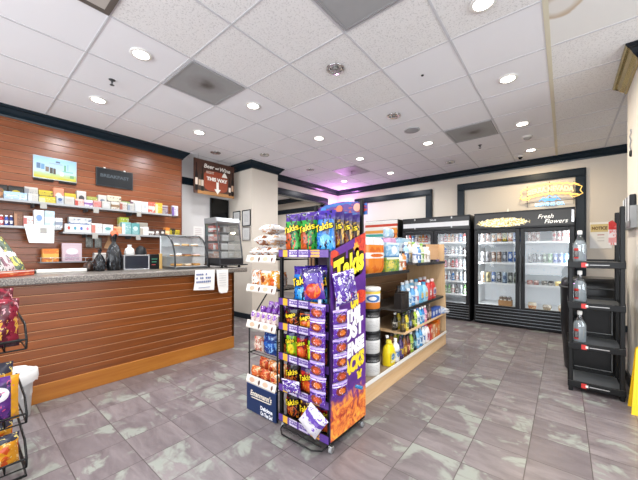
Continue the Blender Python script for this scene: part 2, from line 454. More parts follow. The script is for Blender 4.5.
# ceiling tiles that are vents, hatches
m_vent = mat('#8f9092', .5, .0, 0, .12)
def vent_mat():
    s = NT('dusty_vent_panel'); g = s.coord('Generated'); x, y, z = s.sep(g)
    dx = s.math('SUBTRACT', x, .55); dy = s.math('SUBTRACT', y, .5)
    r = s.math('ADD', s.math('SQRT', s.math('ADD', s.math('MULTIPLY', dx, dx), s.math('MULTIPLY', dy, dy))), s.math('MULTIPLY', s.noise(g, 4, 3), .25))
    s.base(s.ramp(r, [(.16, lin('#55504c')), (.30, lin('#8a8988')), (.5, lin('#9a9b9c'))])); s.rough(.5); return s.m
M_VENT = vent_mat()
def vent(i, j, label, dark=True):
    cx, cy = (GX[i]+GX[i+1])/2, (GY[j]+GY[j+1])/2
    t = empty('ceiling_vent', label, 'vent', (cx, cy, CZ-.012), group='ceiling vents')
    fr = MB(); a, c = .285, .268
    for q in ((-a, a, -a, -c), (-a, a, c, a), (-a, -c, -c, c), (c, a, -c, c)): fr.box(*q, 0, .010, mat('#a3a4a6', .4, .3))
    fr.build('frame', t)
    p = MB(); p.box(-c, c, -c, c, .004, .010, M_VENT if dark else mat('#9fa0a1', .5, 0, 0, .06)); p.build('grille', t)
ix = lambda x: min(range(len(GX)), key=lambda k: abs(GX[k]-x)); iy = lambda y: min(range(len(GY)), key=lambda k: abs(GY[k]-y))
vent(ix(-3.16), iy(1.32), 'grey ceiling vent panel with a sooty smudge, above the counter front')
vent(ix(-1.32), iy(1.32), 'plain grey ceiling panel cut by the top edge of the photo', False)
vent(ix(-1.32), iy(4.37), 'grey smudged ceiling vent in front of the double door coolers')
vent(ix(-3.77), iy(4.98), 'small far grey ceiling vent in the purple lit corner')
t = empty('ceiling_hatch', 'dark framed open ceiling panel at the top left edge', 'hatch', ((GX[ix(-2.55)]+GX[ix(-1.94)])/2, .71-.305, CZ-.012))
fr = MB(); a, c = .298, .262
for q in ((-a, a, -a, -c), (-a, a, c, a), (-a, -c, -c, c), (c, a, -c, c)): fr.box(*q, 0, .010, mat('#5d564f', .5))
fr.build('frame', t); p = MB(); p.box(-c, c, -c, c, .004, .010, mat('#b7b0a8', .6)); p.build('diffuser', t)

# recessed ceiling lights: ring, bright lens, its own lamp
def downlight(x, y, label, lit=True, power=None, col=(1, .965, .92), off=False):
    t = empty('ceiling_downlight', label, 'ceiling light', (x, y, CZ-.012), group='round recessed ceiling lights')
    r = MB(); r.lathe([(.062, .002), (.082, .0), (.086, .004), (.084, .0115), (.062, .0115), (.062, .002)], 28, M_WHITE if not off else M_CHROME, cap=False); r.build('trim_ring', t)
    l = MB()
    if lit:
        l.lathe([(.0, .006), (.03, .005), (.062, .006)], 24, mat('#fffaf2', .4, 0, 14.0), cap=False); l.build('lens', t)
        q = area('downlight_lamp', (0, 0, -.004), (0, 0, 0), .11, .11, power or DOWNLIGHT_W, col, 'DISK', PI*.92); q.parent = t
    else:
        l.lathe([(.062, .004), (.05, .0105), (.03, .011), (0.0005, .0112)], 24, M_CHROME, cap=False); l.build('reflector', t)
        u = MB(); u.lathe([(.0005, -.006), (.018, -.004), (.026, .002), (.024, .010)], 16, mat('#8a8a88', .3, .5), cap=False); u.build('bulb', t)
LIT = [(-2.83, 1.02, 'large bright downlight over the counter front, near the sooty vent'), (-4.05, 1.02, 'bright downlight close to the slatted wall, above the posters'),
       (-2.81, 2.21, 'bright downlight beyond the sooty vent, above the aisle by the counter'), (-4.03, 2.21, 'bright downlight near the end of the slatted wall'),
       (-2.84, 3.46, 'bright downlight above the chip display, midway along the ceiling'), (-1.65, 4.70, 'small bright downlight beside the round ceiling speaker'),
       (-.43, 3.46, 'large bright downlight in front of the yellow ceiling bar'), (-.43, 2.30, 'bright downlight cut by the top edge of the photo'),
       (-.43, 4.79, 'downlight between the smoke detector and the yellow ceiling bar'), (-.43, 6.11, 'downlight closest to the neon sign'),
       (-2.88, 4.69, 'downlight over the far end of the chip display'), (-2.89, 5.95, 'small downlight nearest the wall above the striped fridge'),
       (-4.08, 5.92, 'faint downlight in the purple lit ceiling corner')]
for x, y, lb in LIT: downlight(x, y, lb, col=(1, .80, .52) if x > -1 and y > 4.5 else (.97, .98, 1.0) if x < -2.5 else (1, .965, .92))
for x, y in ((-.43, -.2), (-1.65, -.2), (-2.83, -.2), (.8, 1.0), (.8, 2.3)): downlight(x, y, 'recessed downlight above the shop entrance', power=DOWNLIGHT_W)
for x, y, lb in ((-1.65, 2.25, 'unlit chrome downlight nearest, above the aisle'), (-1.65, 3.49, 'unlit chrome downlight beside the round speaker'), (-4.62, 2.83, 'unlit downlight behind the hanging wine sign'),
                 (-4.06, 3.44, 'unlit downlight in front of the dark column moulding'), (-4.06, 4.66, 'unlit downlight past the column, over the chip bags'), (-1.67, 5.96, 'unlit downlight above the black coolers')):
    downlight(x, y, lb, False, off=True)
# speaker, sprinklers, detector, camera dome
t = empty('ceiling_speaker', 'round grey speaker grille set in the ceiling', 'speaker', (-1.65, 4.06, CZ-.012))
p = MB(); p.lathe([(.0005, .0), (.085, .0), (.095, .003)], 28, mat('#9a9b9d', .6), cap=False); p.build('grille', t)
p = MB(); p.lathe([(.095, .001), (.108, .003), (.110, .0115), (.095, .0115)], 28, mat('#b4b5b7', .5), cap=False); p.build('rim', t)
for x, y, lb in ((-3.48, .99, 'dark sprinkler head between two bright downlights over the counter'), (-3.46, 5.30, 'dark sprinkler head by the far purple lit vent'), (-1.04, 5.32, 'dark sprinkler head beyond the smudged vent')):
    t = empty('sprinkler', lb, 'sprinkler', (x, y, CZ-.05), group='ceiling sprinklers')
    p = MB(); p.lathe([(.028, .047), (.03, .0495), (.012, .042), (.008, .02)], 14, M_DKGREY); p.build('escutcheon', t)
    p = MB(); p.tube([(-.014, 0, .025), (-.012, 0, .005), (0, 0, 0), (.012, 0, .005), (.014, 0, .025)], .003, M_DKGREY, 6); p.lathe([(.0005, -.003), (.02, -.002), (.02, 0), (.0005, 0)], 12, M_DKGREY); p.build('deflector', t)
t = empty('smoke_detector', 'small white dome detector on the ceiling above the neon sign', 'smoke detector', (-.42, 5.36, CZ-.055))
p = MB(); p.lathe([(.0005, 0), (.03, .003), (.045, .018), (.05, .03)], 20, mat('#a5a29c', .5)); p.build('head', t)
p = MB(); p.lathe([(.05, .03), (.064, .035), (.066, .05)], 20, M_WHITE); p.build('base', t)
t = empty('security_camera', 'tiny black dome camera on the ceiling near the neon sign', 'camera', (-.6, 6.35, CZ-.07))
p = MB(); p.lathe([(.0005, 0), (.022, .006), (.034, .028), (.035, .04)], 18, M_BLACKG); p.build('dome', t)
p = MB(); p.lathe([(.042, .04), (.044, .066)], 18, M_WHITE); p.build('base', t)
p = MB(); p.lathe([(.0005, 0), (.012, .002), (.014, .009)], 10, M_BLACK); tag(p.build('ceiling_button', loc=(-1.06, 2.87, CZ-.011)), 'tiny black button on the fissured ceiling tile', 'sensor')
# ------------------------------------------------------------------ THE COUNTER
m_cslat = wood('counter_slat_cherry', '#673613', '#88491b', 'Y', .3)
m_ctrim = wood('counter_base_oak', '#a05f1f', '#b57830', 'Y', .35)
m_clip = mat('#c08d66', .35)
def granite():
    s = NT('speckled_granite_laminate'); o = s.coord('Object'); a = s.noise(o, 90, 4, .75); s.base(s.ramp(a, [(.35, lin('#3f3c39')), (.5, lin('#6f6963')), (.66, lin('#a39b92'))])); s.rough(.3); return s.m
M_GRAN = granite()
CT = 1.066                                     # countertop height
cnt = empty('service_counter', 'long service counter clad in reddish brown slatted boards', 'counter', (-3.7, .9, 0))
P0 = Vector((3.7, -.9, 0))
def at0(mb, name, parent, label=None):
    mb.v = [(x+P0.x, y+P0.y, z+P0.z) for x, y, z in mb.v]; o = mb.build(name, parent)
    if label: o['label'] = label
    return o
b = MB(); b.box(-4.05, -3.44, -1.2, 2.33, 0, 1.0, mat('#55301c', .6)); at0(b, 'body', cnt)
b = MB(); slats(b, -3.42, -1.2, 2.37, .155, 1.005, .0762, m_cslat, m_clip); at0(b, 'slatted_front', cnt)
b = MB(); b.box(-3.45, -3.414, -1.2, 2.37, 0, .155, m_ctrim, .004); at0(b, 'base_board', cnt, 'plain orange oak base board')
b = MB(); b.box(-4.05, -3.42, 2.335, 2.372, 0, 1.006, m_cslat, .003); at0(b, 'end_panel', cnt)
b = MB(); b.box(-4.14, -3.365, -1.2, 2.55, 1.007, CT, M_GRAN, .008); at0(b, 'countertop', cnt, 'speckled grey laminate countertop')
# back counter along the slatted wall
b = MB(); b.box(-5.06, -4.62, -1.2, 2.35, 0, .96, mat('#4a2b1b', .5)); b.box(-5.065, -4.60, -1.2, 2.37, .96, 1.0, mat('#8f8d8b', .4), .006)
tag(b.build('back_counter'), 'low grey topped back counter under the slatted wall', 'counter')

# ------------------------------------------------------------------ PRODUCT BUILDERS: each gives {'w','d','h','name','cat','root','kids'}
def proto(name, cat, wdh, root, kids=()):
    return dict(name=name, cat=cat, w=wdh[0], d=wdh[1], h=wdh[2], root=root, kids=list(kids))
def place(p, label, loc, rz=0, group=None, scale=(1, 1, 1), tilt=(0, 0), name=None):
    o = put(name or p['name'], p['root'], None, loc, (tilt[0], tilt[1], rz), scale)
    tag(o, label, p['cat'], group)
    for k in p['kids']:
        c = put(k[0], k[1], o)
        if len(k) > 2 and k[2]: c['label'] = k[2]
    return o
def carton(name, w, d, h, m, cat='box', flap=None):
    b = MB(); b.box(-w/2, w/2, -d/2, d/2, 0, h, m, .0025)
    kids = []
    if flap:
        k = MB(); k.box(-w/2+.003, w/2-.003, -d/2-.0012, d/2-.004, h-.0006, h+.0012, flap); k.box(-w/2+.003, w/2-.003, -d/2-.0016, -d/2+.0006, h-min(.02, h*.3), h+.0012, flap)
        kids = [('flap', k.mesh('flap'))]
    return proto(name, cat, (w, d, h), b.mesh(name), kids)
def can(col, key=0, r=.036, h=.195, acc='#dcdcdc', lay=None):
    m = pkg(col, lay or (('band', 'Z', .0, .12, acc), ('spot', .5, .55, .33, .18, acc), ('blot', 3+key*.7, .58, acc, .2, .9)), .25)
    b = MB(); b.lathe([(r*.72, 0), (r*.86, .004), (r, .014), (r, h-.022), (r*.80, h-.006)], 20, m)
    t = MB(); t.lathe([(r*.80, h-.0065), (r*.82, h-.001), (r*.76, h), (r*.70, h-.004), (.0005, h-.004)], 20, M_STEEL, cap=False)
    return proto('beverage_can', 'can', (2*r, 2*r, h), b.mesh('beverage_can'), [('can_lid', t.mesh('can_lid'))])
def bottle(name, col, capc, labc, r=.035, h=.22, neck=.35, sh=.62, nr=.38, flat=1.0, p=2.0, see=False, labz=(.15, .55), cat='bottle', capn='cap'):
    m = glass(col, .2) if see else mat(col, .22)
    b = MB(); b.lathe([(r*.86, 0), (r, .008), (r, h*sh*.5), (r*.99, h*sh), (r*.85, h*(sh+.10)), (r*nr*1.1, h*(1-neck*.45)), (r*nr, h*(1-neck*.30)), (r*nr, h*.90)], 20, m, sy=flat, p=p)
    c = MB(); c.lathe([(r*nr*1.12, h*.885), (r*nr*1.15, h*.90), (r*nr*1.12, h*.995), (r*nr*.95, h)], 14, mat(capc, .35), sy=max(flat, .8))
    l = MB(); rr = r*1.008; l.lathe([(rr, h*labz[0]), (rr, h*labz[1])], 20, pkg(labc[0], (('band', 'Z', .62, .8, labc[1]), ('spot', .5, .42, .3, .3, labc[1]), ('blot', 7, .6, labc[-1])), .4), sy=flat, p=p, cap=False)
    return proto(name, cat, (2*r, 2*r*flat, h), b.mesh(name), [(capn, c.mesh(capn)), ('label', l.mesh('label'))])
def spray(name, col, capc, labc, r=.036, h=.25, flat=.7):
    q = bottle(name, col, capc, labc, r, h*.86, .42, .55, .34, flat, 2.4)
    t = MB(); z = h*.80; t.box(-r*.9, r*.45, -r*.28, r*.28, z, z+h*.10, mat(capc, .4), .006); t.box(-r*1.15, -r*.85, -r*.18, r*.18, z+h*.045, z+h*.085, mat(capc, .4), .003); t.tube([(-r*.55, 0, z+.004), (-r*.72, 0, z-.02), (-r*.6, 0, z-.035)], r*.10, mat(capc, .4), 6)
    q['kids'].append(('trigger', t.mesh('trigger'))); q['h'] = h; return q
def jug(name, col, capc, labc, w=.13, d=.085, h=.24, cat='jug'):
    m = mat(col, .3); r = w/2
    b = MB(); b.lathe([(r*.92, 0), (r, .012), (r, h*.45), (r*.96, h*.62), (r*.70, h*.78), (r*.36, h*.85), (r*.30, h*.88)], 22, m, sy=d/w, p=3.0)
    hd = MB(); hd.tube([(r*.25, 0, h*.84), (r*.62, 0, h*.85), (r*.95, 0, h*.74), (r*.99, 0, h*.52)], w*.075, m, 8)
    c = MB(); c.lathe([(r*.36, h*.865), (r*.37, h*.97), (r*.30, h)], 16, mat(capc, .35))
    l = MB(); l.box(-r*.72, r*.60, -d/2-.0016, -d/2*.985, h*.12, h*.56, pkg(labc[0], (('spot', .5, .55, .36, .30, labc[1]), ('band', 'Z', .1, .22, labc[-1]), ('blot', 5, .62, labc[-1])), .4), .001)
    return proto(name, cat, (w, d, h), b.mesh(name), [('handle', hd.mesh('handle')), ('cap', c.mesh('cap')), ('label', l.mesh('label'))])
def tub(name, body, lidc, lay, r=.085, h=.19, cat='tub'):
    b = MB(); b.lathe([(r*.93, 0), (r*.96, .006), (r, h*.9), (r*.97, h*.905)], 28, pkg(body, lay, .35))
    l = MB(); l.lathe([(r*1.03, h*.865), (r*1.04, h*.87), (r*1.04, h*.97), (r*.98, h), (.0005, h*.985)], 28, mat(lidc, .4), cap=False)
    return proto(name, cat, (2*r, 2*r, h), b.mesh(name), [('lid', l.mesh('lid'))])
def rollpack(name, cols, w=.28, d=.14, h=.27, nx=3, cat='paper towels'):
    """shrink-wrapped rolls: the film bulges round each roll"""
    n = 40; rows = []; r = w/nx/2
    for k in range(13):
        t = k/12; z = h*t; ins = 1-.18*abs(2*t-1)**8; row = []
        for j in range(n):
            a = j/n*2*PI; x = math.copysign(abs(math.cos(a))**.35, math.cos(a))*w/2; y = math.copysign(abs(math.sin(a))**.35, math.sin(a))*d/2
            g = .011*abs(math.cos(PI*(x+w/2)/(w/nx)))**4 if abs(y) > d*.3 else 0
            row.append((x*ins, (y-math.copysign(g, y))*ins, z))
        rows.append(row)
    b = MB(); m = pkg(cols[0], (('blot', 4.2, .57, cols[2]), ('band', 'Z', .42, .58, cols[1]), ('band', 'Z', .80, 1.01, cols[3]), ('spot', .5, .50, .34, .05, cols[2]), ('band', 'X', .325, .34, cols[2]), ('band', 'X', .66, .675, cols[2])), .22)
    b.grid(rows, m, True, True); b.face(rows[-1], m); b.face(list(reversed(rows[0])), m)
    tops = MB()
    for i in range(nx):
        tops.lathe([(r*.32, h+.0005), (r*.34, h+.003), (r*.82, h+.003), (r*.84, h+.0005)], 18, mat('#e9e8e4', .6), cx=-w/2+r*(2*i+1), cap=False)
    return proto(name, cat, (w, d, h), b.mesh(name), [('roll_end', tops.mesh('roll_end'))])

# chip bags: a pillow with crimped ends, printed, with lettering that follows the bulge
def pillow_y(u, v, t, w=1.0):
    """half thickness at u,v in -1..1"""
    return t*.5*max(0.0, (1-abs(u)**2.6))**.6*max(0.0, (1-abs(v)**4.5))**.55
def bag_mesh(name, w, h, t, m, nu=10, nv=14, seed=0, crimp=None, fl=.0):
    rnd = random.Random(seed); b = MB()
    wr = [[rnd.uniform(-1, 1) for _ in range(nu+1)] for _ in range(nv+1)]
    for side in (-1, 1):
        rows = []
        for j in range(nv+1):
            v = -1+2*j/nv; row = []
            for i in range(nu+1):
                u = -1+2*i/nu
                y = pillow_y(u, v, t)*(1+.24*wr[j][i]*(abs(u) < .95))
                pinch = 1-.06*(1-abs(v)**3)*.8
                row.append((u*w/2*pinch, side*y-(0 if abs(u) < 1 and abs(v) < 1 else 0)+fl*(v > .8)*.01, h*(v+1)/2))
            rows.append(row if side < 0 else list(reversed(row)))
        b.grid(rows, m)
    return b.mesh(name)
def chip_bag(name, cat, m, w=.15, h=.26, t=.07, logo=None, lc='#f4d51c', lz=.62, ls=.5, shear=.15, seed=0, tilt=.28):
    root = bag_mesh(name, w, h, t, m, seed=seed)
    kids = []
    if logo:
        parts = []
        for off, cc, dy in ((.028, '#15100f', .0025), (.006, lc, .0042)):
            me = text_mesh(logo, w*ls, mat(cc, .35), offset=off*w*1.2, shear=shear)
            ca, sa = math.cos(tilt), math.sin(tilt)
            def f(x, y, z, dy=dy):
                X = x*ca-y*sa; Z = h*lz+x*sa+y*ca
                u = max(-.99, min(.99, X/(w/2))); v = max(-.99, min(.99, 2*Z/h-1))
                return (X, -pillow_y(u, v, t)*1.25-dy, Z)
            parts.append(warp(me, f))
        kids = [('logo_lettering', join_mesh('logo_lettering', parts))]
    return proto(name, cat, (w, t, h), root, kids)
BAGM = {
 'green': pkg('#2f9a3a', (('band', 'Z', .80, 1.01, '#4a2a8c'), ('spot', .28, .30, .30, .26, '#b04a20'), ('blot', 5, .60, '#d9601f', .05, .5), ('blot', 6.5, .58, '#15301a'), ('blot', 4.5, .62, '#2a1636', .4, .9)), .25),
 'blue': pkg('#1673c6', (('band', 'Z', .78, 1.01, '#3d2492'), ('blot', 5, .55, '#1a1640', .45, .82), ('spot', .62, .24, .3, .2, '#4aa3dc'), ('blot', 9, .6, '#8ac8ee', .05, .4), ('blot', 5.5, .6, '#10143a')), .22),
 'purple': pkg('#4b2a92', (('band', 'Z', .84, 1.01, '#2b1760'), ('spot', .5, .28, .36, .24, '#c0392b'), ('blot', 6, .58, '#e8762a', .05, .5), ('blot', 8, .64, '#e6dff0', .5, 1)), .25),
 'brown': pkg('#3b1b12', (('band', 'Z', .80, 1.01, '#34206e'), ('spot', .5, .30, .36, .26, '#8a3a17'), ('blot', 6, .6, '#d8a51e', .05, .8)), .25),
 'red': pkg('#b71f1c', (('band', 'Z', .80, 1.01, '#3b1f63'), ('blot', 5, .56, '#3a1020', .4, .8), ('spot', .6, .27, .3, .22, '#e25a2a'), ('blot', 9, .62, '#e9b030', .05, .4)), .25),
 'lime': pkg('#8fc31f', (('band', 'Z', .80, 1.01, '#2f2760'), ('blot', 5, .58, '#2e5f1e', .4, .8), ('spot', .6, .3, .28, .22, '#e4d92a'), ('blot', 7, .62, '#d8551f', .05, .4)), .25),
 'dark': pkg('#1d1418', (('band', 'Z', .86, 1.01, '#3a1d57'), ('spot', .5, .30, .36, .22, '#9c3a1a'), ('blot', 7, .57, '#c8741f', .06, .52), ('blot', 5, .58, '#160f14'), ('blot', 9, .66, '#a8201c', .5, .85)), .25),
 'orange': pkg('#cf5a1f', (('band', 'Z', .78, 1.01, '#1f1620'), ('blot', 5, .56, '#f0a93a', .05, .6), ('spot', .5, .62, .36, .14, '#20131a')), .25),
 'maroon': pkg('#8d2438', (('blot', 5, .55, '#5c1526', 0, 1), ('blot', 6, .61, '#e8b24a', .1, .7), ('band', 'Z', .0, .14, '#3b1222'), ('blot', 8, .64, '#e7a6b0', .4, 1)), .25),
 'viol': pkg('#5a2a7c', (('blot', 4, .56, '#2c1450', .0, .9), ('spot', .45, .66, .34, .18, '#efe9ef'), ('spot', .45, .66, .20, .09, '#2a2f66'), ('band', 'X', .82, 1.01, '#e8a52a'), ('blot', 7, .66, '#d9548c')), .25),
 'gold': pkg('#e29a1e', (('blot', 5, .56, '#d4541c', .0, .7), ('band', 'Z', .8, 1.01, '#3a3a4a'), ('blot', 8, .63, '#f6e08a')), .25),
 'navy': pkg('#16387e', (('band', 'Z', .4, .6, '#1d59b0'), ('blot', 6, .6, '#7fb0e6')), .2),
 'silver': pkg('#5f3da0', (('blot', 4, .55, '#d9d3e6'), ('blot', 7, .6, '#3a2272'), ('blot', 9, .63, '#efecf4'), ('blot', 6, .66, '#a83a3a', 0, .4)), .16),  # pale blots paint the white highlights on the purple bag
}
for _k in BAGM: BAGM[_k].name = _k+'_bag_print'
BAGS = {}
def chip(kind, w, h, t, logo='Takis', ls=.42, seed=0, lc='#f4d51c', lz=.60, cat='chip bag', name='chip_bag'):
    k = (kind, w, h, t, logo, ls, seed, lz)
    if k not in BAGS: BAGS[k] = chip_bag(name, cat, BAGM[kind], w, h, t, logo, lc, lz, ls, seed=seed)
    return BAGS[k]

def row(items, x, y0, z, where, rz=PI/2, gap=.004, group=None, start=0, end='left', jit=0):
    """stand items side by side along +Y with their fronts at x (facing +X), or along +X with their fronts at y=x for rz=0"""
    y = y0
    for i, it in enumerate(items):
        p, desc = it[0], it[1]; sc_ = it[2] if len(it) > 2 else (1, 1, 1)
        if p is None: y += desc; continue
        wd, dp = p['w']*sc_[0], p['d']*sc_[1]; c = y+wd/2; n = start
        start += 1
        ja = random.uniform(-jit, jit)
        loc = (x-dp/2-.002, c, z) if abs(rz) > .1 else (c, x+dp/2+.002, z)
        place(p, '%s, %s from the %s on the %s' % (desc, ORD[n], end, where), loc, rz+ja, group, sc_)
        y += wd+gap+(abs(ja)*dp if jit else 0)
    return start
# ------------------------------------------------------------------ GLASS DOOR COOLERS on the back wall
M_CASE = mat('#191b1f', .35); M_LINER = mat('#e6e8ea', .45); M_GRILLE = mat('#202327', .35); M_SLATL = mat('#7d848c', .35, .4)
GL = glass('#fbfdfe', .06)
def cooler(x0, x1, yf, yb, zt, label, header_m, kick=.30, shelf_z=(), lamp=9.0, hd=.30, lit_h=False):
    cx = (x0+x1)/2; hw = (x1-x0)/2
    t = empty('display_cooler', label, 'cooler', (cx, yf, 0))
    D = yb-yf; b = MB(); z0 = kick
    b.box(-hw, hw, D-.03, D, .02, zt, M_CASE); b.box(-hw, -hw+.03, .03, D-.03, .02, zt, M_CASE, .004); b.box(hw-.03, hw, .03, D-.03, .02, zt, M_CASE, .004)
    b.box(-hw+.03, hw-.03, .03, D-.03, zt-.06, zt, M_CASE); b.box(-hw+.03, hw-.03, .03, D-.03, .02, z0, M_CASE)
    b.box(-hw, hw, .03, .06, zt-hd+.01, zt-.06, M_CASE)
    b.build('cabinet', t)
    l = MB(); l.box(-hw+.031, hw-.031, D-.045, D-.031, z0+.001, zt-.061, M_LINER); l.box(-hw+.031, -hw+.042, .07, D-.046, z0+.012, zt-.061, M_LINER); l.box(hw-.042, hw-.031, .07, D-.046, z0+.012, zt-.061, M_LINER)
    l.box(-hw+.031, hw-.031, .07, D-.046, z0+.001, z0+.011, M_LINER); l.box(-hw+.043, hw-.043, .07, D-.046, zt-.075, zt-.062, M_LINER)
    l.build('liner', t, )['label'] = 'white interior lining'
    g = MB(); n = 6; g.box(-hw, hw, .045, .06, .03, z0-.01, mat('#0f1113', .5))
    for k in range(n):
        z = .045+(z0-.07)*k/(n-1); g.box(-hw+.01, hw-.01, .004, .044, z, z+.014, M_GRILLE, .004); g.box(-hw+.015, hw-.015, .001, .008, z+.010, z+.019, M_SLATL)
    g.box(-hw, -hw+.02, .0, .045, .03, z0-.01, M_CASE); g.box(hw-.02, hw, .0, .045, .03, z0-.01, M_CASE)
    g.build('kick_grille', t)
    h = MB(); h.box(-hw, hw, .0, .029, zt-hd+.01, zt, M_CASE, .004); hp = h.build('header', t)
    h = MB(); h.box(-hw+.02, hw-.02, -.006, .001, zt-hd+.04, zt-.03, header_m); h.build('header_panel', hp)
    dz0, dz1 = z0+.005, zt-hd
    for s in (-1, 1):
        a, c = (-hw+.006, -.004) if s < 0 else (.004, hw-.006); fw = .062
        d = MB()
        d.box(a, a+fw, -.012, .028, dz0, dz1, M_CASE, .004); d.box(c-fw, c, -.012, .028, dz0, dz1, M_CASE, .004)
        d.box(a+fw, c-fw, -.012, .028, dz1-.06, dz1, M_CASE, .004); d.box(a+fw, c-fw, -.012, .028, dz0, dz0+.022, M_CASE, .004)
        do = d.build('door', t)
        p = MB(); p.box(a+fw-.01, c-fw+.01, .004, .012, dz0+.015, dz1-.05, GL); p.build('glass_pane', do)
        hx = c-.03 if s < 0 else a+.03
        hh = MB(); hh.tube([(hx, -.012, dz0+.45), (hx, -.045, dz0+.47), (hx, -.045, dz0+.85), (hx, -.012, dz0+.87)], .009, M_BLACK, 8); hh.build('handle', do)
    for z in shelf_z:
        s = MB(); s.box(-hw+.045, hw-.045, .09, D-.05, z-.012, z-.004, mat('#d5d8da', .4)); s.box(-hw+.045, hw-.045, .078, .09, z-.028, z+.004, mat('#eef0f1', .35)); s.build('shelf', t)
    for x in (-hw+.052, hw-.052):
        ls = MB(); ls.box(x-.006, x+.006, .055, .066, z0+.08, zt-hd-.02, mat('#ffffff', .4, 0, 3.0)); ls.build('light_strip', t)['label'] = 'white upright light strip'
    for x in (-hw+.07, hw-.07):
        q = area('cooler_lamp', (x, .072, (z0+zt-hd)/2), (PI/2, 0, .75 if x > 0 else -.75), .05, 1.25, lamp, (.97, .99, 1.0)); q.parent = t
    return t
def header_floral():
    s = NT('cooler_header_print'); g = s.coord('Generated'); x, y, z = s.sep(g)
    v = s.coord('Object', scale=(1, 1, 1)); n = s.noise(v, 34, 3, .7)
    dx = s.math('DIVIDE', s.math('SUBTRACT', x, .31), .29); dz = s.math('DIVIDE', s.math('SUBTRACT', z, .34), .36)
    r = s.math('ADD', s.math('ADD', s.math('MULTIPLY', dx, dx), s.math('MULTIPLY', dz, dz)), s.math('MULTIPLY', s.math('SUBTRACT', n, .5), 1.6))
    f = s.math('LESS_THAN', r, .85)
    flower = s.ramp(s.noise(v, 55, 3, .7), [(.38, lin('#4c5a2a')), (.46, lin('#e0c266')), (.55, lin('#f4ecc9')), (.7, lin('#fffdf2'))])
    c = s.mix(f, lin('#16130f'), flower); s.base(c); s.rough(.3)
    s.l(c, s.b.inputs['Emission Color']); s.b.inputs['Emission Strength'].default_value = .55
    return s.m
YF, YB = 5.97, 6.76
SHR = (1.455, 1.095, .735)
cr = cooler(-1.262, .128, YF, YB, 1.97, 'black double door flower cooler under the neon sign', header_floral(), .325, SHR, 4.8, .30)
for k, (tx, x, z) in enumerate((('Fresh', .34, 1.845), ('Flowers', .47, 1.765))):
    me = warp(text_mesh(tx, .095, mat('#f6f4ee', .4, 0, .9), shear=.3, width=.20 if k == 0 else .29), FRONT)
    put('header_lettering', me, cr, (x, -.0075, z))
b = MB(); b.box(.655, .685, -.02, -.006, 1.74, 1.93, M_CHROME, .003); b.build('header_clip', cr)
SHL = (1.475, 1.235, .985, .735, .49)
def header_true():
    return pkg('#1a1c20', (('band', 'Z', .20, .62, '#dcdfe4'), ('band', 'Z', .0, .14, '#0c0d0f')), .3)
cl = cooler(-2.625, -1.330, YF, YB, 1.97, 'black double door drinks cooler between the striped fridge and the flower cooler', header_true(), .30, SHL, 4.4, .28)
me = warp(text_mesh('TRUE', .045, mat('#d9dbde', .3), width=.13), FRONT); put('header_lettering', me, cl, (-.02, -.0075, 1.905))
for x in (-.38, .33):
    for z in (1.93, 1.755):
        b = MB(); b.box(x-.012, x+.012, -.014, -.006, z-.012, z+.022, M_STEEL, .002); b.build('header_clip', cl)

# drinks in the flower cooler
XL0, XR0, YS = -1.175, -.475, YF+.095
def cans(seq, x0, z, where, group, gap=.012, r=.036, h=.195, end='left'):
    items = []
    for it in seq:
        if it is None: items.append((None, .075)); continue
        nm, col, acc = it[:3]; q = can(col, len(nm) % 5, r, h*(it[3] if len(it) > 3 else 1), acc); items.append((q, nm+' can'))
    return row(items, YS, x0, z, where, 0, gap, group, 0, end)
cans([('white and brown', '#efe9e2', '#8a5a4a'), ('brownish pink', '#a87a6c', '#e8dcd6'), ('white and tan', '#f2efe8', '#c99a5c'), ('bright orange', '#e88a24', '#f7e5c8'), ('yellow', '#e6c63a', '#7a8a3a'), ('deep orange', '#d9702a', '#fff0d8'), ], XL0, SHR[0], 'top shelf, flower cooler left door', 'cans on the top shelf, left door')
p = carton('drinks_multipack', .115, .12, .17, pkg('#2b62b8', (('band', 'Z', .3, .5, '#dfe8f4'), ('blot', 6, .6, '#7db1e8')), .35), 'multipack', mat('#3d74c6', .4))
place(p, 'blue drinks multipack beside the orange cans in the flower cooler', (-.615, YS+.065, SHR[0]))
cans([('white and grey', '#e9e9ea', '#8c8f96'), ('silver grey', '#b4b4b8', '#5a5c66'), ('brown and white', '#8d6a58', '#efe8e0'), ('brown', '#7a5a4c', '#d8c8b8'), ('dark grey', '#5c6270', '#c6ccd6'), ('bright blue', '#2f5fae', '#dbe6f6'), ('blue and white', '#3f72c4', '#f0f4fa')], XL0, SHR[1], 'second shelf, flower cooler left door', 'cans on the second shelf, left door')
cans([('white', '#ececea', '#d8a878'), ('pale yellow', '#d9cf9e', '#6d6a58'), ('blue', '#3b66a8', '#e6ecf4'), ('black', '#2c2e34', '#c8ccd4'), ('pale blue', '#9fb6cc', '#40587c'), ('charcoal', '#4a4d4c', '#b9c0b8'), ('dark green', '#38453f', '#aebfae')], XL0, SHR[2], 'third shelf, flower cooler left door', 'cans on the third shelf, left door')
cans([('pink and brown', '#b98c80', '#f3e6de'), ('pale pink', '#e3c8c0', '#a06458'), ('dusty red', '#c59a90', '#f6efe9'), None, None, ('tall white', '#f1eeec', '#c0504a', 1.06), ('white and red', '#f3efed', '#b8433c', 1.06), ('tall white striped', '#f2efee', '#d9786e', 1.06), ('white and rose', '#f4f1f0', '#c86a64', 1.06)], XR0, SHR[0], 'top shelf, flower cooler right door', 'cans on the top shelf, right door', .003, .0275, .17)
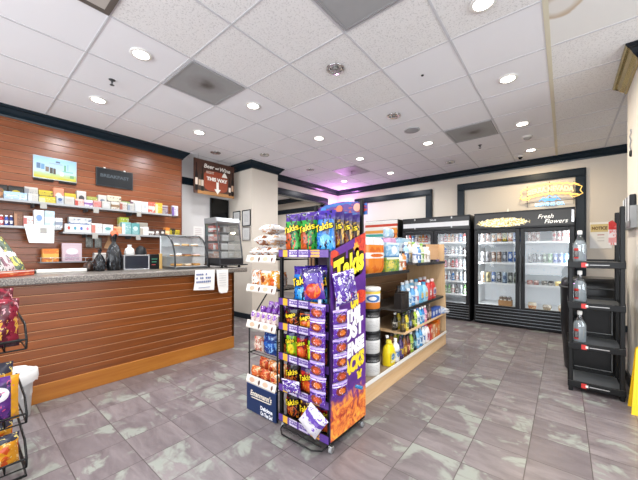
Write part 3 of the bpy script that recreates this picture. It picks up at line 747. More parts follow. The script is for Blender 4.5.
cans([('pale grey', '#c2c4c4', '#54585c'), ('black', '#26282c', '#b0b4ba'), ('slate', '#50585e', '#dfe3e6'), ('dark green', '#2d4a3a', '#d3e0d0'), ('green', '#3f8a4a', '#e2f0dc'), ('royal blue', '#2a55b4', '#e9effa'), ('navy and white', '#3a5fb0', '#f6f8fc'), ('cyan', '#2e9fd8', '#eaf6fc')], XR0, SHR[1], 'second shelf, flower cooler right door', 'cans on the second shelf, right door', .003, .032, .165)
# packs on the lower shelves
def foodpack(cols, w=.11, d=.11, h=.075, dome=True):
    b = MB(); b.lathe([(w*.40, 0), (w*.5, h*.5), (w*.5, h*.55)], 20, pkg(cols[0], (('blot', 6, .52, cols[1]),), .35), p=3.2)
    l = MB(); l.lathe([(w*.51, h*.55), (w*.50, h*.62), (w*.43, h*.98), (w*.36, h), (.0005, h)], 20, pkg(cols[2], (('blot', 7, .55, cols[1]),), .2), p=3.2, cap=False)
    return proto('food_tub', 'food tub', (w, d, h), b.mesh('food_tub'), [('lid', l.mesh('lid'))])
it = [(foodpack(('#c98078', '#f2e2dc', '#b8605a'), .09), 'pink food tub'), (foodpack(('#d9a8a0', '#7a3c38', '#e9d6d0'), .08), 'blush food tub'), (None, .02), (foodpack(('#2e2a28', '#e8e4de', '#1f1d1d'), .09), 'black food tub'), (foodpack(('#d8d4cc', '#2a2626', '#262424'), .08), 'monochrome food tub'),
      (foodpack(('#e9c24a', '#f6efd8', '#f2d878'), .09), 'yellow food tub'), (foodpack(('#e6d6a8', '#b86a3a', '#f0e6d0'), .07, .07), 'cream food tub')]
row(it, YS, XR0-.015, SHR[2], 'third shelf, flower cooler right door', 0, .003, 'food tubs on the third shelf')
it = [(foodpack(('#d9762a', '#f4d8a8', '#efe4d0'), .125, .11, .10), 'orange fruit tub'), (None, .07), (foodpack(('#b9a888', '#8a6a4a', '#efe8da'), .12, .11, .08), 'brown food tub'), (None, .07), (foodpack(('#c8884a', '#e9d3ac', '#f0e8d8'), .13, .11, .09), 'tan lidded food tub')]
row(it, YS, XR0, .339, 'floor, flower cooler right door', 0, .006, 'food tubs on the cooler floor')
b = MB(); b.box(-.10, .10, -.07, .07, 0, .006, mat('#a57a4c', .7))
for q in ((-.10, .10, -.07, -.064), (-.10, .10, .064, .07), (-.10, -.094, -.064, .064), (.094, .10, -.064, .064)): b.box(*q, .006, .095, mat('#a57a4c', .7))
bx = tag(b.build('cardboard_tray', loc=(-.80, YS+.10, .339)), 'brown cardboard tray on the flower cooler floor', 'box')
q = can('#6b5a4e', 2, .028, .15, '#e8e2da')
for k in range(6): place(q, 'small brown can, %s from the left standing in the cardboard tray' % ORD[k], (-.80-.072+.029*k if False else -.80-.063+.062*(k % 3), YS+.07+.06*(k//3), .3465), 0, 'cans in the cardboard tray')

# bottles behind the right and left doors of the drinks cooler
pal = [('red', '#b8322c', '#e8e4e0'), ('white', '#ece9e6', '#b83a3a'), ('orange', '#e08a2e', '#f2ead8'), ('amber', '#b87a2c', '#ece2cc'), ('blue', '#3f78b8', '#eef2f6'), ('pink', '#d88a9c', '#f6ecef'), ('dark', '#3a3436', '#d8d4d4'), ('green', '#6a9a5c', '#eef4ea'), ('clear', '#dfe6ea', '#6a8ab8'), ('grey', '#aeb4ba', '#4a5058')]
rows_ = [(0, 'top', (1, 0, 2, 3, 1, 4, 0), .17, .030), (1, 'second', (8, 4, 6, 1, 8, 9, 6), .15, .030), (2, 'third', (0, 5, 1, 0, 5, 1, 9), .16, .030), (3, 'fourth', (8, 1, 8, 4, 1, 8, 9), .17, .031), (4, 'fifth', (9, 7, 7, 1, 6, 9, 7), .17, .031)]
for k, nm, seq, h, r in rows_:
    for side, x0 in (('right', -1.895), ('left', -2.54)):
        if side == 'left' and k > 1: continue
        s2 = seq if side == 'right' else tuple(reversed(seq))
        items = [(bottle('drink_bottle', pal[c][1], '#f0f0f0' if j % 2 else pal[c][1], (pal[c][2], pal[c][1], '#ffffff'), r, h, .5, .55, .42), '%s drink bottle' % pal[c][0]) for j, c in enumerate(seq if side == 'right' else s2)]
        row(items, YF+.095, x0, SHL[k], '%s shelf, drinks cooler %s door' % (nm, side), 0, .008, 'bottles on the %s shelf, %s door' % (nm, side))

# striped fridge at the left of the coolers
t = empty('striped_fridge', 'white fridge with rainbow striped header and orange poster, left of the black coolers', 'fridge', (-3.11, 5.93, 0))
b = MB(); b.box(-.40, .40, .02, .80, .02, 1.98, M_BLACK, .006); b.build('cabinet', t)
b = MB(); b.box(-.39, .385, -.012, .019, 1.42, 1.965, pkg('#eceae6', (('band', 'Z', .76, .86, '#c8452f'), ('band', 'Z', .66, .76, '#f0ece4'), ('band', 'Z', .50, .62, '#e6a049'), ('band', 'Z', .36, .47, '#38a59a'), ('band', 'Z', .22, .33, '#4a8ac8'))), .005); b.build('striped_header', t)
b = MB(); b.box(.17, .385, -.018, -.0125, 1.28, 1.80, pkg('#e99a3c', (('blot', 5, .55, '#d4622a'), ('spot', .5, .68, .3, .14, '#8a3a1c'), ('band', 'Z', .0, .12, '#f2e6cc')))); b.build('poster', t)
b = MB(); b.box(-.37, .15, -.010, .019, .25, 1.40, M_BLACKG, .004); b.build('glass_door', t)
b = MB(); b.box(.17, .385, -.010, .019, .25, 1.27, M_WHITE, .004); b.build('side_panel', t)
b = MB(); b.box(-.39, .39, .0, .02, .04, .22, M_GRILLE); b.build('kick_plate', t)
# tube added for the purple ceiling glow; the real source is out of sight
t = empty('added_purple_tube', 'added purple glow tube high on the back wall, real source unseen', 'lamp', (-4.62, 6.70, 2.42))
b = MB(); b.tube([(-.14, 0, 0), (.14, 0, 0)], .014, mat('#c26bff', .4, 0, 12.0), 10); b.build('tube', t)
b = MB(); b.box(-.16, .16, .03, .125, -.02, .02, M_BLACK); b.box(-.155, -.135, -.016, .03, -.018, .018, M_BLACK); b.box(.135, .155, -.016, .03, -.018, .018, M_BLACK); b.build('holder', t)
q = bpy.data.lights.new('added_purple_glow', 'POINT'); q.energy = 34; q.color = (.85, .34, 1.0); q.shadow_soft_size = .08
o = bpy.data.objects.new('added_purple_glow', q); C.objects.link(o); o.parent = t; o.location = (0, -.12, 0)
# downlight added to brighten the next room; no fixture is visible there
downlight(-6.4, 5.4, 'added downlight brightening the room beyond the wide opening', power=80)

# ------------------------------------------------------------------ NEON SIGN over the flower cooler
ns = empty('neon_sign', 'yellow and blue glowing neon beer sign on the panel above the flower cooler', 'neon sign', (-.20, 6.73, 2.30))
m_ny = mat('#ffcf70', .4, 0, 1.5); m_nw = mat('#ffe2a0', .4, 0, 1.7); m_nb = mat('#4fb0ff', .4, 0, 1.2); m_nc = mat('#a8dcff', .4, 0, 1.3)
arch = lambda x: .075-.42*x*x
def arched(me, dz, k=1.0): return warp(me, lambda x, y, z: (x, -z, y*k+arch(x)+dz))
put('yellow_lettering', arched(text_mesh('SIERRA NEVADA', .115, m_nw, bevel=.0042, width=.66), .03), ns)
b = MB(); N = 26; W = .40
top = [(-W+2*W*i/N, 0, arch(-W+2*W*i/N)+.115+.010*math.sin(i*1.9)) for i in range(N+1)]
bot = [(-W+2*W*i/N, 0, arch(-W+2*W*i/N)-.045+.008*math.sin(i*2.1)) for i in range(N+1)]
for off in (0, .016): b.tube([(x, 0, z+off) for x, y, z in top], .006, m_ny, 7); b.tube([(x, 0, z-off) for x, y, z in bot], .006, m_ny, 7)
for s in (-1, 1):
    x0, zt, zb = s*W, top[0 if s < 0 else -1][2], bot[0 if s < 0 else -1][2]
    b.tube([(x0, 0, zt), (x0+s*.035, 0, zt-.02), (x0+s*.01, 0, (zt+zb)/2), (x0+s*.045, 0, zb+.02), (x0, 0, zb)], .007, m_ny, 7)
    b.tube([(x0-s*.02, 0, zb-.015), (x0-s*.09, 0, zb-.03), (x0-s*.13, 0, zb+.035)], .006, m_ny, 7)
b.build('yellow_ribbon', ns)
b = MB()
b.tube([(-.15, 0, -.10), (-.085, 0, -.035), (-.05, 0, -.065), (0, 0, -.005), (.04, 0, -.05), (.08, 0, -.02), (.15, 0, -.10)], .006, m_nb, 7)
for k in range(3): b.tube([(-.12+.02*k, 0, -.075-.017*k), (-.03, 0, -.062-.017*k), (.04, 0, -.078-.015*k), (.11-.02*k, 0, -.07-.016*k)], .0055, m_nb, 7)
b.build('blue_mountains', ns)
put('blue_lettering', warp(text_mesh('BREWING CO.', .075, m_nc, bevel=.003, width=.42), FRONT), ns, (0, 0, -.165))
b = MB()
for x in (-.33, .0, .33): b.tube([(x, .02, -.19), (x, .02, arch(x)+.17)], .004, M_BLACK, 6); b.tube([(x, .02, arch(x)), (x, .08, arch(x))], .004, M_BLACK, 6)
b.tube([(-.36, .02, -.11), (.36, .02, -.11)], .004, M_BLACK, 6); b.tube([(.30, .02, -.05), (.36, .02, -.12), (.37, .02, -.25)], .004, M_BLACK, 6)
b.build('support_frame', ns)
# small white figurine on top of the cooler
b = MB(); b.lathe([(.05, 0), (.055, .006), (.02, .015), (.012, .04), (.010, .06), (.004, .085), (.0005, .10)], 16, M_WHITE); tag(b.build('finial', loc=(-.78, 6.30, 1.971)), 'small white pointed ornament on top of the flower cooler', 'ornament')
# paper sign on the wall right of the cooler
t = empty('wall_notice', 'white wall notice with a brown and yellow heading, right of the flower cooler', 'sign', (.47, 6.822, 1.36))
b = MB(); b.box(-.135, .135, .0, .007, -.02, .42, M_PAPER); b.build('sheet', t)
b = MB(); b.box(-.125, .10, -.003, -.0002, .255, .385, mat('#d8c48a', .6)); b.build('heading_band', t)
put('heading_lettering', warp(text_mesh('NOTICE', .07, mat('#5a3a1c', .6), width=.19, bold=.003), FRONT), t, (-.013, -.0036, .315))
b = MB()
for k in range(3): b.box(-.04, .045, -.002, -.0002, .20-.05*k, .212-.05*k, mat('#b86a6a', .6) if k == 0 else mat('#c8c6c4', .6))
b.build('text_line', t)
# ------------------------------------------------------------------ SHELVING GONDOLA (faces +X), far bay with end panel, near bay with tubs
m_birch = wood('birch_panel', '#cfa879', '#dfc097', 'Z', .45); m_birchY = wood('birch_edge', '#d3ad7e', '#e2c49b', 'Y', .45)
m_walnut = wood('slat_back_walnut', '#76563c', '#93704f', 'Y', .5)
GXF, GXB = -1.27, -1.86
GO = Vector((-1.56, 3.2, 0))
gd = empty('shelving_gondola', 'low wooden shelving gondola stocked with household goods, behind the chip display', 'shelving', tuple(GO))
def g(mb, name, label=None, parent=gd):
    mb.v = [(x-GO.x, y-GO.y, z-GO.z) for x, y, z in mb.v]; o = mb.build(name, parent)
    if label: o['label'] = label
    return o
b = MB(); b.box(GXB, GXF, 2.12, 4.28, 0, .165, m_birchY, .003); b.box(GXB, GXF+.012, 2.10, 4.30, .165, .185, mat('#8b7a66', .5)); g(b, 'base_deck')
b = MB(); b.box(GXF+.0125, GXF+.018, 2.12, 4.29, .166, .198, mat('#e9e9e6', .3)); g(b, 'price_strip', 'white plastic price strip')
b = MB(); slats(b, GXB+.05, 2.12, 4.28, .185, 1.36, .115, m_walnut, mat('#b09070', .4), .03); b.box(GXB, GXB+.02, 2.12, 4.28, .185, 1.37, m_walnut); g(b, 'slatted_back')
b = MB()
prof = [(GXB, .0), (GXF+.0, .0), (GXF+.0, .60), (GXF-.02, 1.13), (GXF-.02, 1.385), (GXB, 1.385)]
A = [(x, 4.301, z) for x, z in prof]; B = [(x, 4.325, z) for x, z in prof]
b.face(A, m_birch); b.face(list(reversed(B)), m_birch)
for k in range(len(prof)): q = (k+1) % len(prof); b.face([A[q], A[k], B[k], B[q]], m_birch)
g(b, 'end_panel', 'pale birch end panel')
m_shelf = mat('#4b4744', .5); m_lipb = mat('#232426', .35)
def gshelf(y0, y1, z, xf, edge, face_h=.03, th=.018):
    b = MB(); b.box(GXB+.052, xf-.003, y0, y1, z-th, z, m_shelf if edge is not m_birchY else m_birchY); b.box(xf-.003, xf+.006, y0, y1, z-face_h+.004, z+.004, edge, .002); return b
g(gshelf(2.12, 3.26, 1.075, -1.36, m_lipb, .034), 'shelf'); g(gshelf(3.28, 4.30, 1.150, -1.275, m_lipb, .034), 'shelf')
g(gshelf(2.93, 4.30, .672, -1.30, m_lipb, .03), 'shelf'); g(gshelf(2.93, 4.30, .440, -1.27, m_birchY, .022), 'shelf', 'shelf with a bare birch front edge')
W1, W2, W3, W4 = 'gondola top shelf', 'gondola upper middle shelf', 'gondola lower middle shelf', 'gondola bottom deck'
# near bay: four stacked tubs, then soft packs on the shelf above
lay_o = (('band', 'Z', 0, .34, '#e8862a'), ('spot', .5, .55, .34, .20, '#3b6fb4'), ('spot', .45, .55, .2, .1, '#f4efe6'), ('band', 'Z', .78, .92, '#ecc64a'))
lay_b = (('band', 'Z', .66, 1.01, '#1c1d20'), ('lines', 14, .18, .56, .2, .8, '#c2c2c2'), ('lines', 22, .72, .82, .2, .8, '#9c9c9c'))
tz = .1855
for k in range(3):
    q = tub('paint_tub', '#e6e6e4', '#1b1c1f', lay_b, .088, .196, 'tub'); place(q, 'black and white tub, %s in the stack from the bottom' % ORD[k], (-1.352, 2.375, tz), .9, 'stacked tubs at the near end of the gondola'); tz += .1965
q = tub('wipes_tub', '#ecebe6', '#eeeeea', lay_o, .090, .185, 'tub'); place(q, 'white and orange tub on top of the black and white tub stack', (-1.352, 2.375, tz), .9)
for k in range(3):
    q = tub('paint_tub', '#e6e6e4', '#1b1c1f', lay_b, .088, .196, 'tub')
tw = rollpack('paper_towel_pack', ('#e8882c', '#f3efe9', '#d86a1e', '#e9f0f4'), .36, .16, .335)
place(tw, 'orange shrink wrapped paper towel pack nearest the tall snack panel', (-1.445, 2.53, 1.0755), PI/2)
place(tw, 'orange paper towel pack standing behind the front orange towel pack', (-1.615, 2.50, 1.0755), PI/2)
tbx = carton('tissue_box', .30, .13, .145, pkg('#b7bd3e', (('blot', 4, .52, '#6f9a3a'), ('spot', .35, .5, .22, .3, '#e6d26a'), ('blot', 9, .62, '#4d7f8c'))), 'tissue box', mat('#d8dcc8', .5))
place(tbx, 'green and yellow carton under a blue carton, beside the orange towel pack', (-1.435, 2.88, 1.0755), PI/2)
tbx2 = carton('tissue_box', .30, .13, .15, pkg('#79b3dc', (('blot', 4, .52, '#c3def0'), ('spot', .6, .5, .22, .3, '#eef4f8'), ('band', 'Z', 0, .12, '#3f7fb8'))), 'tissue box', mat('#d0e2ee', .5))
place(tbx2, 'pale blue carton resting on the green and yellow carton', (-1.435, 2.88, 1.2215), PI/2)
for k, (cc, lb) in enumerate((('#efe9dc', 'cream packet behind the stacked cartons'), ('#e7cf6c', 'yellow packet behind the stacked cartons'))):
    q = carton('packet', .13, .05, .34-.03*k, pkg(cc, (('blot', 5, .56, '#cfe0c8'), ('spot', .5, .6, .3, .15, '#6a9ac0')))); place(q, lb, (-1.58, 2.83+.145*k, 1.0755), PI/2)
def lot(c, cap, lab, r=.045, h=.21): return bottle('lotion_bottle', c, cap, lab, r, h, .5, .64, .42, .65)
seq = [(lot('#ecebe6', '#2f2f33', ('#e9ddc8', '#c06a3a', '#8a9a5a')), 'white black-capped bottle'), (lot('#d98a4a', '#2d2a2a', ('#f2e8dc', '#b85a2a', '#8a3a2a')), 'orange bottle')]
row(seq, -1.365, 3.05, 1.0755, 'gondola near top shelf', group='bottles on the near top shelf', gap=.006)
seq = [(lot('#f0f0ee', '#e9e9e6', ('#e2e6ee', '#5a7ab0', '#b8c4d8'), .045, .22), 'white bottle'), (lot('#5a8ac0', '#f0f0f0', ('#e8eef4', '#2f5a98', '#8ab0d8')), 'blue bottle'),
       (lot('#c9d8a0', '#7fae4a', ('#f2f4ea', '#6a9a3a', '#b0c888'), .048, .23), 'pale green bottle'), (lot('#efefec', '#3c3c40', ('#f2efe8', '#b0a088', '#c8beb0'), .052, .215), 'white black-topped bottle'), (lot('#ececea', '#e8e6e2', ('#f2eeea', '#b8b0a8', '#d0c8c0'), .05, .19), 'plain white bottle')]
row(seq, -1.285, 3.29, 1.1505, W1, group='bottles on the gondola top shelf', gap=.004)
seq = [(lot('#9fc4e0', '#f0f0f0', ('#dfeaf4', '#4a7ab8', '#b8d0e8'), .05, .24), 'light blue bottle'), (lot('#e8e4dc', '#c8b890', ('#f2eee4', '#c89a5a', '#d8c8a8'), .05, .25), 'cream bottle'), (lot('#dfe8c8', '#8ab04a', ('#f0f4e4', '#7aa03a', '#c8d8a8'), .05, .25), 'yellow green bottle'), (lot('#eeeeec', '#d8a8b8', ('#f4f0f0', '#c87a98', '#e0c8d0'), .05, .24), 'pink capped bottle')]
row(seq, -1.40, 3.30, 1.1505, 'back row, gondola top shelf', group='bottles at the back of the top shelf', gap=.01)
b = MB(); b.box(-.225, .225, -.13, .13, 0, .225, wood('kraft_cardboard', '#c9a079', '#d4ae88', 'X', .7), .003); k = MB(); k.box(-.224, -.002, -.129, .129, .2245, .2275, mat('#cfa882', .7)); k.box(.002, .224, -.129, .129, .2245, .2275, mat('#cfa882', .7))
o = tag(b.build('cardboard_carton', loc=(-1.48, 4.03, 1.1505), rot=(0, 0, PI/2)), 'plain tan cardboard carton at the far end of the gondola top shelf', 'box'); k.build('top_flap', o)
b = MB(); b.box(-.06, .06, -.02, .02, 0, .03, mat('#2c2c30', .4), .006); tag(b.build('card_tray', loc=(-1.32, 3.96, 1.1505), rot=(0, 0, PI/2)), 'small dark packet lying in front of the tan carton', 'packet')
b = MB(); b.box(-.05, .05, -.02, .02, 0, .028, mat('#6a5a86', .4), .006); tag(b.build('card_tray', loc=(-1.32, 4.10, 1.1505), rot=(0, 0, PI/2)), 'small violet packet lying in front of the tan carton', 'packet')
pk = rollpack('paper_towel_pack', ('#6f3d92', '#e8def0', '#a85ab0', '#d8a8d0'), .24, .12, .30, 2); place(pk, 'purple roll pack at the back of the gondola top shelf', (-1.69, 3.44, 1.1505), PI/2)
pk = rollpack('paper_towel_pack', ('#c6dcec', '#e6ecf2', '#8a9ac8', '#9cc4e0'), .40, .12, .31, 3); place(pk, 'long pale blue roll pack at the back of the gondola top shelf', (-1.69, 3.83, 1.1505), PI/2)
q = proto('soft_pack', 'soft pack', (.20, .10, .12), bag_mesh('soft_pack', .20, .12, .10, pkg('#a9cbe6', (('blot', 5, .55, '#dcebf6'),)), seed=3)); place(q, 'light blue soft pack lying on the purple roll pack', (-1.69, 3.42, 1.4535), PI/2)
# upper middle shelf
seq = [(carton('coffee_bag', .085, .085, .165, pkg('#231d1b', (('spot', .5, .5, .3, .2, '#3a302a'),)), 'box', mat('#2c2522', .5)), 'black carton'), (carton('coffee_bag', .10, .09, .175, pkg('#26201d', (('band', 'Z', .86, 1.01, '#1a1614'),)), 'box', mat('#332a26', .5)), 'black carton'),
       (bottle('detergent_bottle', '#a8cbe2', '#eef2f4', ('#cfe2ee', '#4a8ac0', '#f0f4f6'), .05, .20, .4, .6, .42, .7), 'pale blue bottle'), (bottle('detergent_bottle', '#5f9fd8', '#f2f4f6', ('#b9d6ee', '#2f6ab0', '#f0f4f8'), .052, .22, .4, .62, .42, .7), 'blue bottle'),
       (bottle('detergent_bottle', '#c8d8e4', '#e8a8b8', ('#e8eef2', '#d0708a', '#9ac0da'), .05, .20, .4, .6, .42, .7), 'pink capped bottle'), (jug('detergent_jug', '#6fb6dc', '#e9eef0', ('#a8d6ec', '#f0d060', '#3f8ac0'), .135, .09, .24), 'light blue jug'),
       (jug('detergent_jug', '#9fd0e6', '#4a9ac8', ('#d8ecf4', '#e8c23a', '#5aa8d0'), .14, .09, .235), 'pale blue jug'), (jug('detergent_jug', '#c93a3a', '#d8d4d4', ('#e88a88', '#f4e8e6', '#a02828'), .14, .09, .25), 'red jug'), (jug('detergent_jug', '#c2342f', '#ecd0d0', ('#f0e4e4', '#3a5aa8', '#b83030'), .145, .09, .255), 'red and white jug')]
row(seq, -1.305, 2.945, .6725, W2, group='goods on the gondola upper middle shelf', gap=.008)
q = carton('packet', .10, .05, .085, pkg('#e9c33a', (('spot', .5, .5, .3, .3, '#e88a2a'), ('band', 'Z', .8, 1.01, '#7fb0a0')))); place(q, 'yellow packet standing on the blue shelf liner between jugs', (-1.335, 3.72, .6725), PI/2) if False else None
seq2 = [(bottle('detergent_bottle', '#3f3a38', '#2a2828', ('#5a504a', '#c8b890', '#3a3432'), .05, .22, .4, .6, .42, .7), 'dark bottle'), (bottle('detergent_bottle', '#8ab8dc', '#f2f4f6', ('#d8e8f4', '#3f7ab8', '#f0f4f8'), .055, .25, .4, .62, .42, .7), 'tall blue bottle'), (jug('detergent_jug', '#b8d8ea', '#e9eef0', ('#e8f2f8', '#5a9ad0', '#3f8ac0'), .14, .09, .26), 'white blue jug'), (jug('detergent_jug', '#8ac4e4', '#f0f0f0', ('#d0e8f4', '#f0d060', '#3f8ac0'), .14, .09, .26), 'sky blue jug'), (jug('detergent_jug', '#d8e4ea', '#4a9ac8', ('#f0f4f6', '#e8a23a', '#5aa8d0'), .14, .09, .26), 'pale jug'), (jug('detergent_jug', '#b82f30', '#d8d4d4', ('#e88a88', '#f4e8e6', '#a02828'), .14, .09, .27), 'red jug'), (jug('detergent_jug', '#d0484a', '#e8e0e0', ('#f0d8d8', '#3a5aa8', '#b83030'), .14, .09, .27), 'light red jug')]
row(seq2, -1.425, 3.16, .6725, 'back row, gondola upper middle shelf', group='goods at the back of the upper middle shelf', gap=.008)
# lower middle shelf
def sp(c, cap, lab, r=.036, h=.19): return bottle('cleaner_bottle', c, cap, lab, r, h, .42, .58, .4, .75)
seq = [(sp('#3a3226', '#1f1d1c', ('#6a5a2a', '#c8a83a', '#2a2620')), 'brown bottle'), (sp('#c8b432', '#2c2a26', ('#e6d84a', '#4a6a2a', '#f0ecd0')), 'yellow bottle'), (sp('#2a2c38', '#3a3a48', ('#3a4460', '#8a9ac8', '#1c1e28')), 'navy bottle'), (sp('#2f3028', '#1f2024', ('#58602a', '#c8d04a', '#20221c')), 'black bottle'),
       (sp('#a8c23a', '#e8e8e4', ('#d8e07a', '#3f7a2a', '#f0f4d8')), 'lime green bottle'), (sp('#e8e8e4', '#4a8ac8', ('#d8e4ee', '#2f6ab0', '#ffffff')), 'white bottle'), (sp('#4aa8d8', '#f0f0ee', ('#b8e0f2', '#1f6aa8', '#f4f8fa')), 'sky blue bottle'), (sp('#2f7ac0', '#f0f0ee', ('#8ac0e8', '#f0f4f8', '#1f5a98')), 'blue bottle'), (sp('#d88aa8', '#f2f0ee', ('#f0c8d8', '#b04a78', '#f8f0f4')), 'pink bottle'),
       (sp('#3a2f33', '#26242a', ('#7a5a5a', '#c8a8a0', '#3a3038')), 'dark bottle'), (sp('#5a4a42', '#8a7a70', ('#9a8a7a', '#d8c8b0', '#5a4a42')), 'brown bottle')]
n = row(seq, -1.275, 2.94, .4405, W3, group='bottles on the gondola lower middle shelf', gap=.006)
def back(cols, x, y0, z, where, r=.042, h=.21):
    nm = {'#2d2a24': 'black', '#c8b432': 'yellow', '#8aa83a': 'green', '#4aa8d8': 'sky blue', '#e6e8ea': 'white', '#7a4a1e': 'amber', '#2f5f9a': 'blue', '#d88aa8': 'pink'}
    row([(bottle('cleaner_bottle', c, '#2a2a2e' if i % 2 else '#eeeeec', (c, '#e8e4d8', '#c8c0b0'), r, h, .42, .58, .4, .75), nm[c]+' bottle') for i, c in enumerate(cols)], x, y0, z, where, group='bottles in the back rows', gap=.008)
back(('#2d2a24', '#c8b432', '#2d2a24', '#8aa83a', '#e6e8ea', '#4aa8d8', '#2f5f9a', '#d88aa8', '#2d2a24', '#7a4a1e'), -1.37, 2.95, .4405, 'back row, gondola lower middle shelf', .040, .19)
back(('#2d2a24', '#7a4a1e', '#c8b432', '#8aa83a', '#4aa8d8', '#2f5f9a', '#e6e8ea', '#4aa8d8', '#e6e8ea', '#d88aa8'), -1.385, 2.80, .1855, 'back row, gondola bottom deck', .044, .225)
pk = carton('soap_pack', .105, .07, .115, pkg('#2f55b0', (('spot', .5, .5, .36, .24, '#e8eef8'), ('blot', 6, .6, '#5a8ad8'))), 'packet')
n = row([(pk, 'blue and white packet')]*3, -1.275, 3.80, .4405, W3, start=n, group='packets on the gondola lower middle shelf', gap=.006)
b = bag_mesh('wipes_pack', .22, .09, .24, pkg('#dfe6ee', (('blot', 5, .57, '#8aa8d8'), ('spot', .4, .5, .2, .2, '#f2f4f8'))), seed=5); o = put('wipes_pack', b, None, (-1.30, 4.245, .4405+.001), (0, 0, PI/2)); 
bpy.data.objects.remove(o)
q = proto('wipes_pack', 'soft pack', (.15, .20, .085), bag_mesh('wipes_pack', .15, .085, .20, pkg('#dfe6ee', (('blot', 5, .57, '#8aa8d8'), ('spot', .4, .5, .2, .2, '#f2f4f8'))), seed=5)); place(q, 'white soft pack jutting from the far end of the birch edged shelf', (-1.315, 4.215, .4405), PI/2)
# bottom deck
seq = [(jug('detergent_jug', '#ead21e', '#e9d84a', ('#f0e04a', '#4a8ac8', '#f6f0c0'), .145, .095, .235), 'bright yellow jug'), (bottle('bleach_bottle', '#e9ebec', '#f0f0ee', ('#dce6ee', '#4a7ab8', '#e8c84a'), .05, .225, .42, .6, .36, .8), 'white bottle'),
       (sp('#3a2a5a', '#2a2030', ('#5a4a86', '#c8a83a', '#2a2040'), .042, .23), 'violet bottle'), (sp('#7a4a1e', '#3a2a20', ('#a8702a', '#e8c05a', '#5a3214'), .040, .22), 'amber bottle'), (sp('#5a2a26', '#2c2020', ('#8a3a30', '#e8b08a', '#401c1a'), .038, .22), 'dark red bottle'), (sp('#8aa83a', '#e8e8e0', ('#c8d86a', '#3a6a2a', '#f0f4d8'), .040, .22), 'green bottle'),
       (sp('#1f3038', '#2a2a30', ('#3a6a80', '#8ac8d8', '#1a2428'), .040, .22), 'dark teal bottle'), (sp('#7ab4d8', '#f0f2f4', ('#c8e2f0', '#2f7ab8', '#f4f8fa'), .042, .22), 'pale blue bottle'), (sp('#4a94cc', '#f0f2f4', ('#b8daf0', '#1f5fa0', '#f4f8fa'), .042, .23), 'blue bottle'), (sp('#dfe6ea', '#4a8ac8', ('#e8eef2', '#2f6ab0', '#ffffff'), .044, .23), 'white and blue bottle'),
       (jug('detergent_jug', '#efe9ea', '#d84a6a', ('#f4dfe4', '#c8385a', '#e88aa0'), .13, .09, .22), 'white and pink jug'), (carton('cereal_box', .075, .10, .19, pkg('#cc3f32', (('spot', .5, .6, .32, .16, '#f0e2d0'), ('blot', 6, .6, '#e8a04a')))), 'red carton'), (carton('cereal_box', .085, .10, .17, pkg('#e2b58a', (('spot', .5, .5, .34, .2, '#c85a2a'), ('blot', 6, .58, '#f2e0c0')))), 'tan carton'), (carton('cereal_box', .085, .10, .17, pkg('#dc8a3a', (('spot', .5, .5, .34, .2, '#f2e2c8'), ('blot', 6, .58, '#c8502a')))), 'orange carton'), (carton('cereal_box', .085, .10, .20, pkg('#e87a1e', (('spot', .5, .5, .34, .2, '#f4d088'), ('blot', 6, .58, '#d0501a')))), 'bright orange carton')]
row(seq, -1.268, 2.60, .1855, W4, group='goods on the gondola bottom deck', gap=.008)

# ------------------------------------------------------------------ SNACK DISPLAY (front faces -Y): shelves of bags and a printed flank panel
DX0, DX1, DY0, DY1 = -1.60, -1.135, 1.49, 1.915
DO = Vector((-1.37, 1.70, 0))
ds = empty('snack_display', 'tall purple wheeled snack display with a printed flank panel, full of chip bags', 'display stand', tuple(DO))
def dd(mb, name, label=None, parent=ds):
    mb.v = [(x-DO.x, y-DO.y, z) for x, y, z in mb.v]; o = mb.build(name, parent)
    if label: o['label'] = label
    return o
def panel_mat():
    s = NT('snack_panel_print'); g_ = s.coord('Generated'); x, y, z = s.sep(g_); o = s.coord('Object')
    n = s.noise(o, 7, 5, .62, .8); n2 = s.noise(o, 16, 4, .6, 1.2)
    base = lin('#5b2a86')
    base = s.mix(s.ramp(n, [(.45, (0, 0, 0, 1)), (.62, (.5, .5, .5, 1))]), base, lin('#3f1f70'))
    def disc(cy, cz, ry, rz, wob=.5):
        a = s.math('DIVIDE', s.math('SUBTRACT', y, cy), ry); c = s.math('DIVIDE', s.math('SUBTRACT', z, cz), rz)
        r = s.math('ADD', s.math('ADD', s.math('MULTIPLY', a, a), s.math('MULTIPLY', c, c)), s.math('MULTIPLY', s.math('SUBTRACT', n2, .5), wob))
        return s.math('LESS_THAN', r, 1.0)
    red = s.ramp(n2, [(.35, lin('#8e1e2a')), (.55, lin('#d4452f')), (.7, lin('#e8804a'))])
    for d_ in ((.90, .95, .24, .07), (.10, .86, .14, .04), (.85, .655, .2, .035)): base = s.mix(disc(*d_), base, red)
    fl = s.math('ADD', z, s.math('MULTIPLY', s.math('SUBTRACT', n2, .5), .22))
    fire = s.ramp(s.math('ADD', s.math('MULTIPLY', n2, .9), s.math('MULTIPLY', z, .4)), [(.30, lin('#f2c04a')), (.44, lin('#ec8a3a')), (.58, lin('#b8452a')), (.72, lin('#5a1a2a'))])
    base = s.mix(s.ramp(fl, [(.13, (1, 1, 1, 1)), (.20, (0, 0, 0, 1))]), base, fire)
    s.base(base); s.rough(.32); return s.m
prof = [(DY0, .078), (DY1, .078), (DY1, 1.42), (DY0, 1.275)]
b = MB(); A = [(DX1+.006, y, z) for y, z in prof]; B = [(DX1-.004, y, z) for y, z in prof]; pm = panel_mat(); edge = mat('#2a1546', .4)
b.face(A, pm); b.face(list(reversed(B)), edge)
for k in range(4): q = (k+1) % 4; b.face([A[k], B[k], B[q], A[q]], edge)
pan = dd(b, 'flank_panel', 'purple panel with lettering and flames')
cy = (DY0+DY1)/2
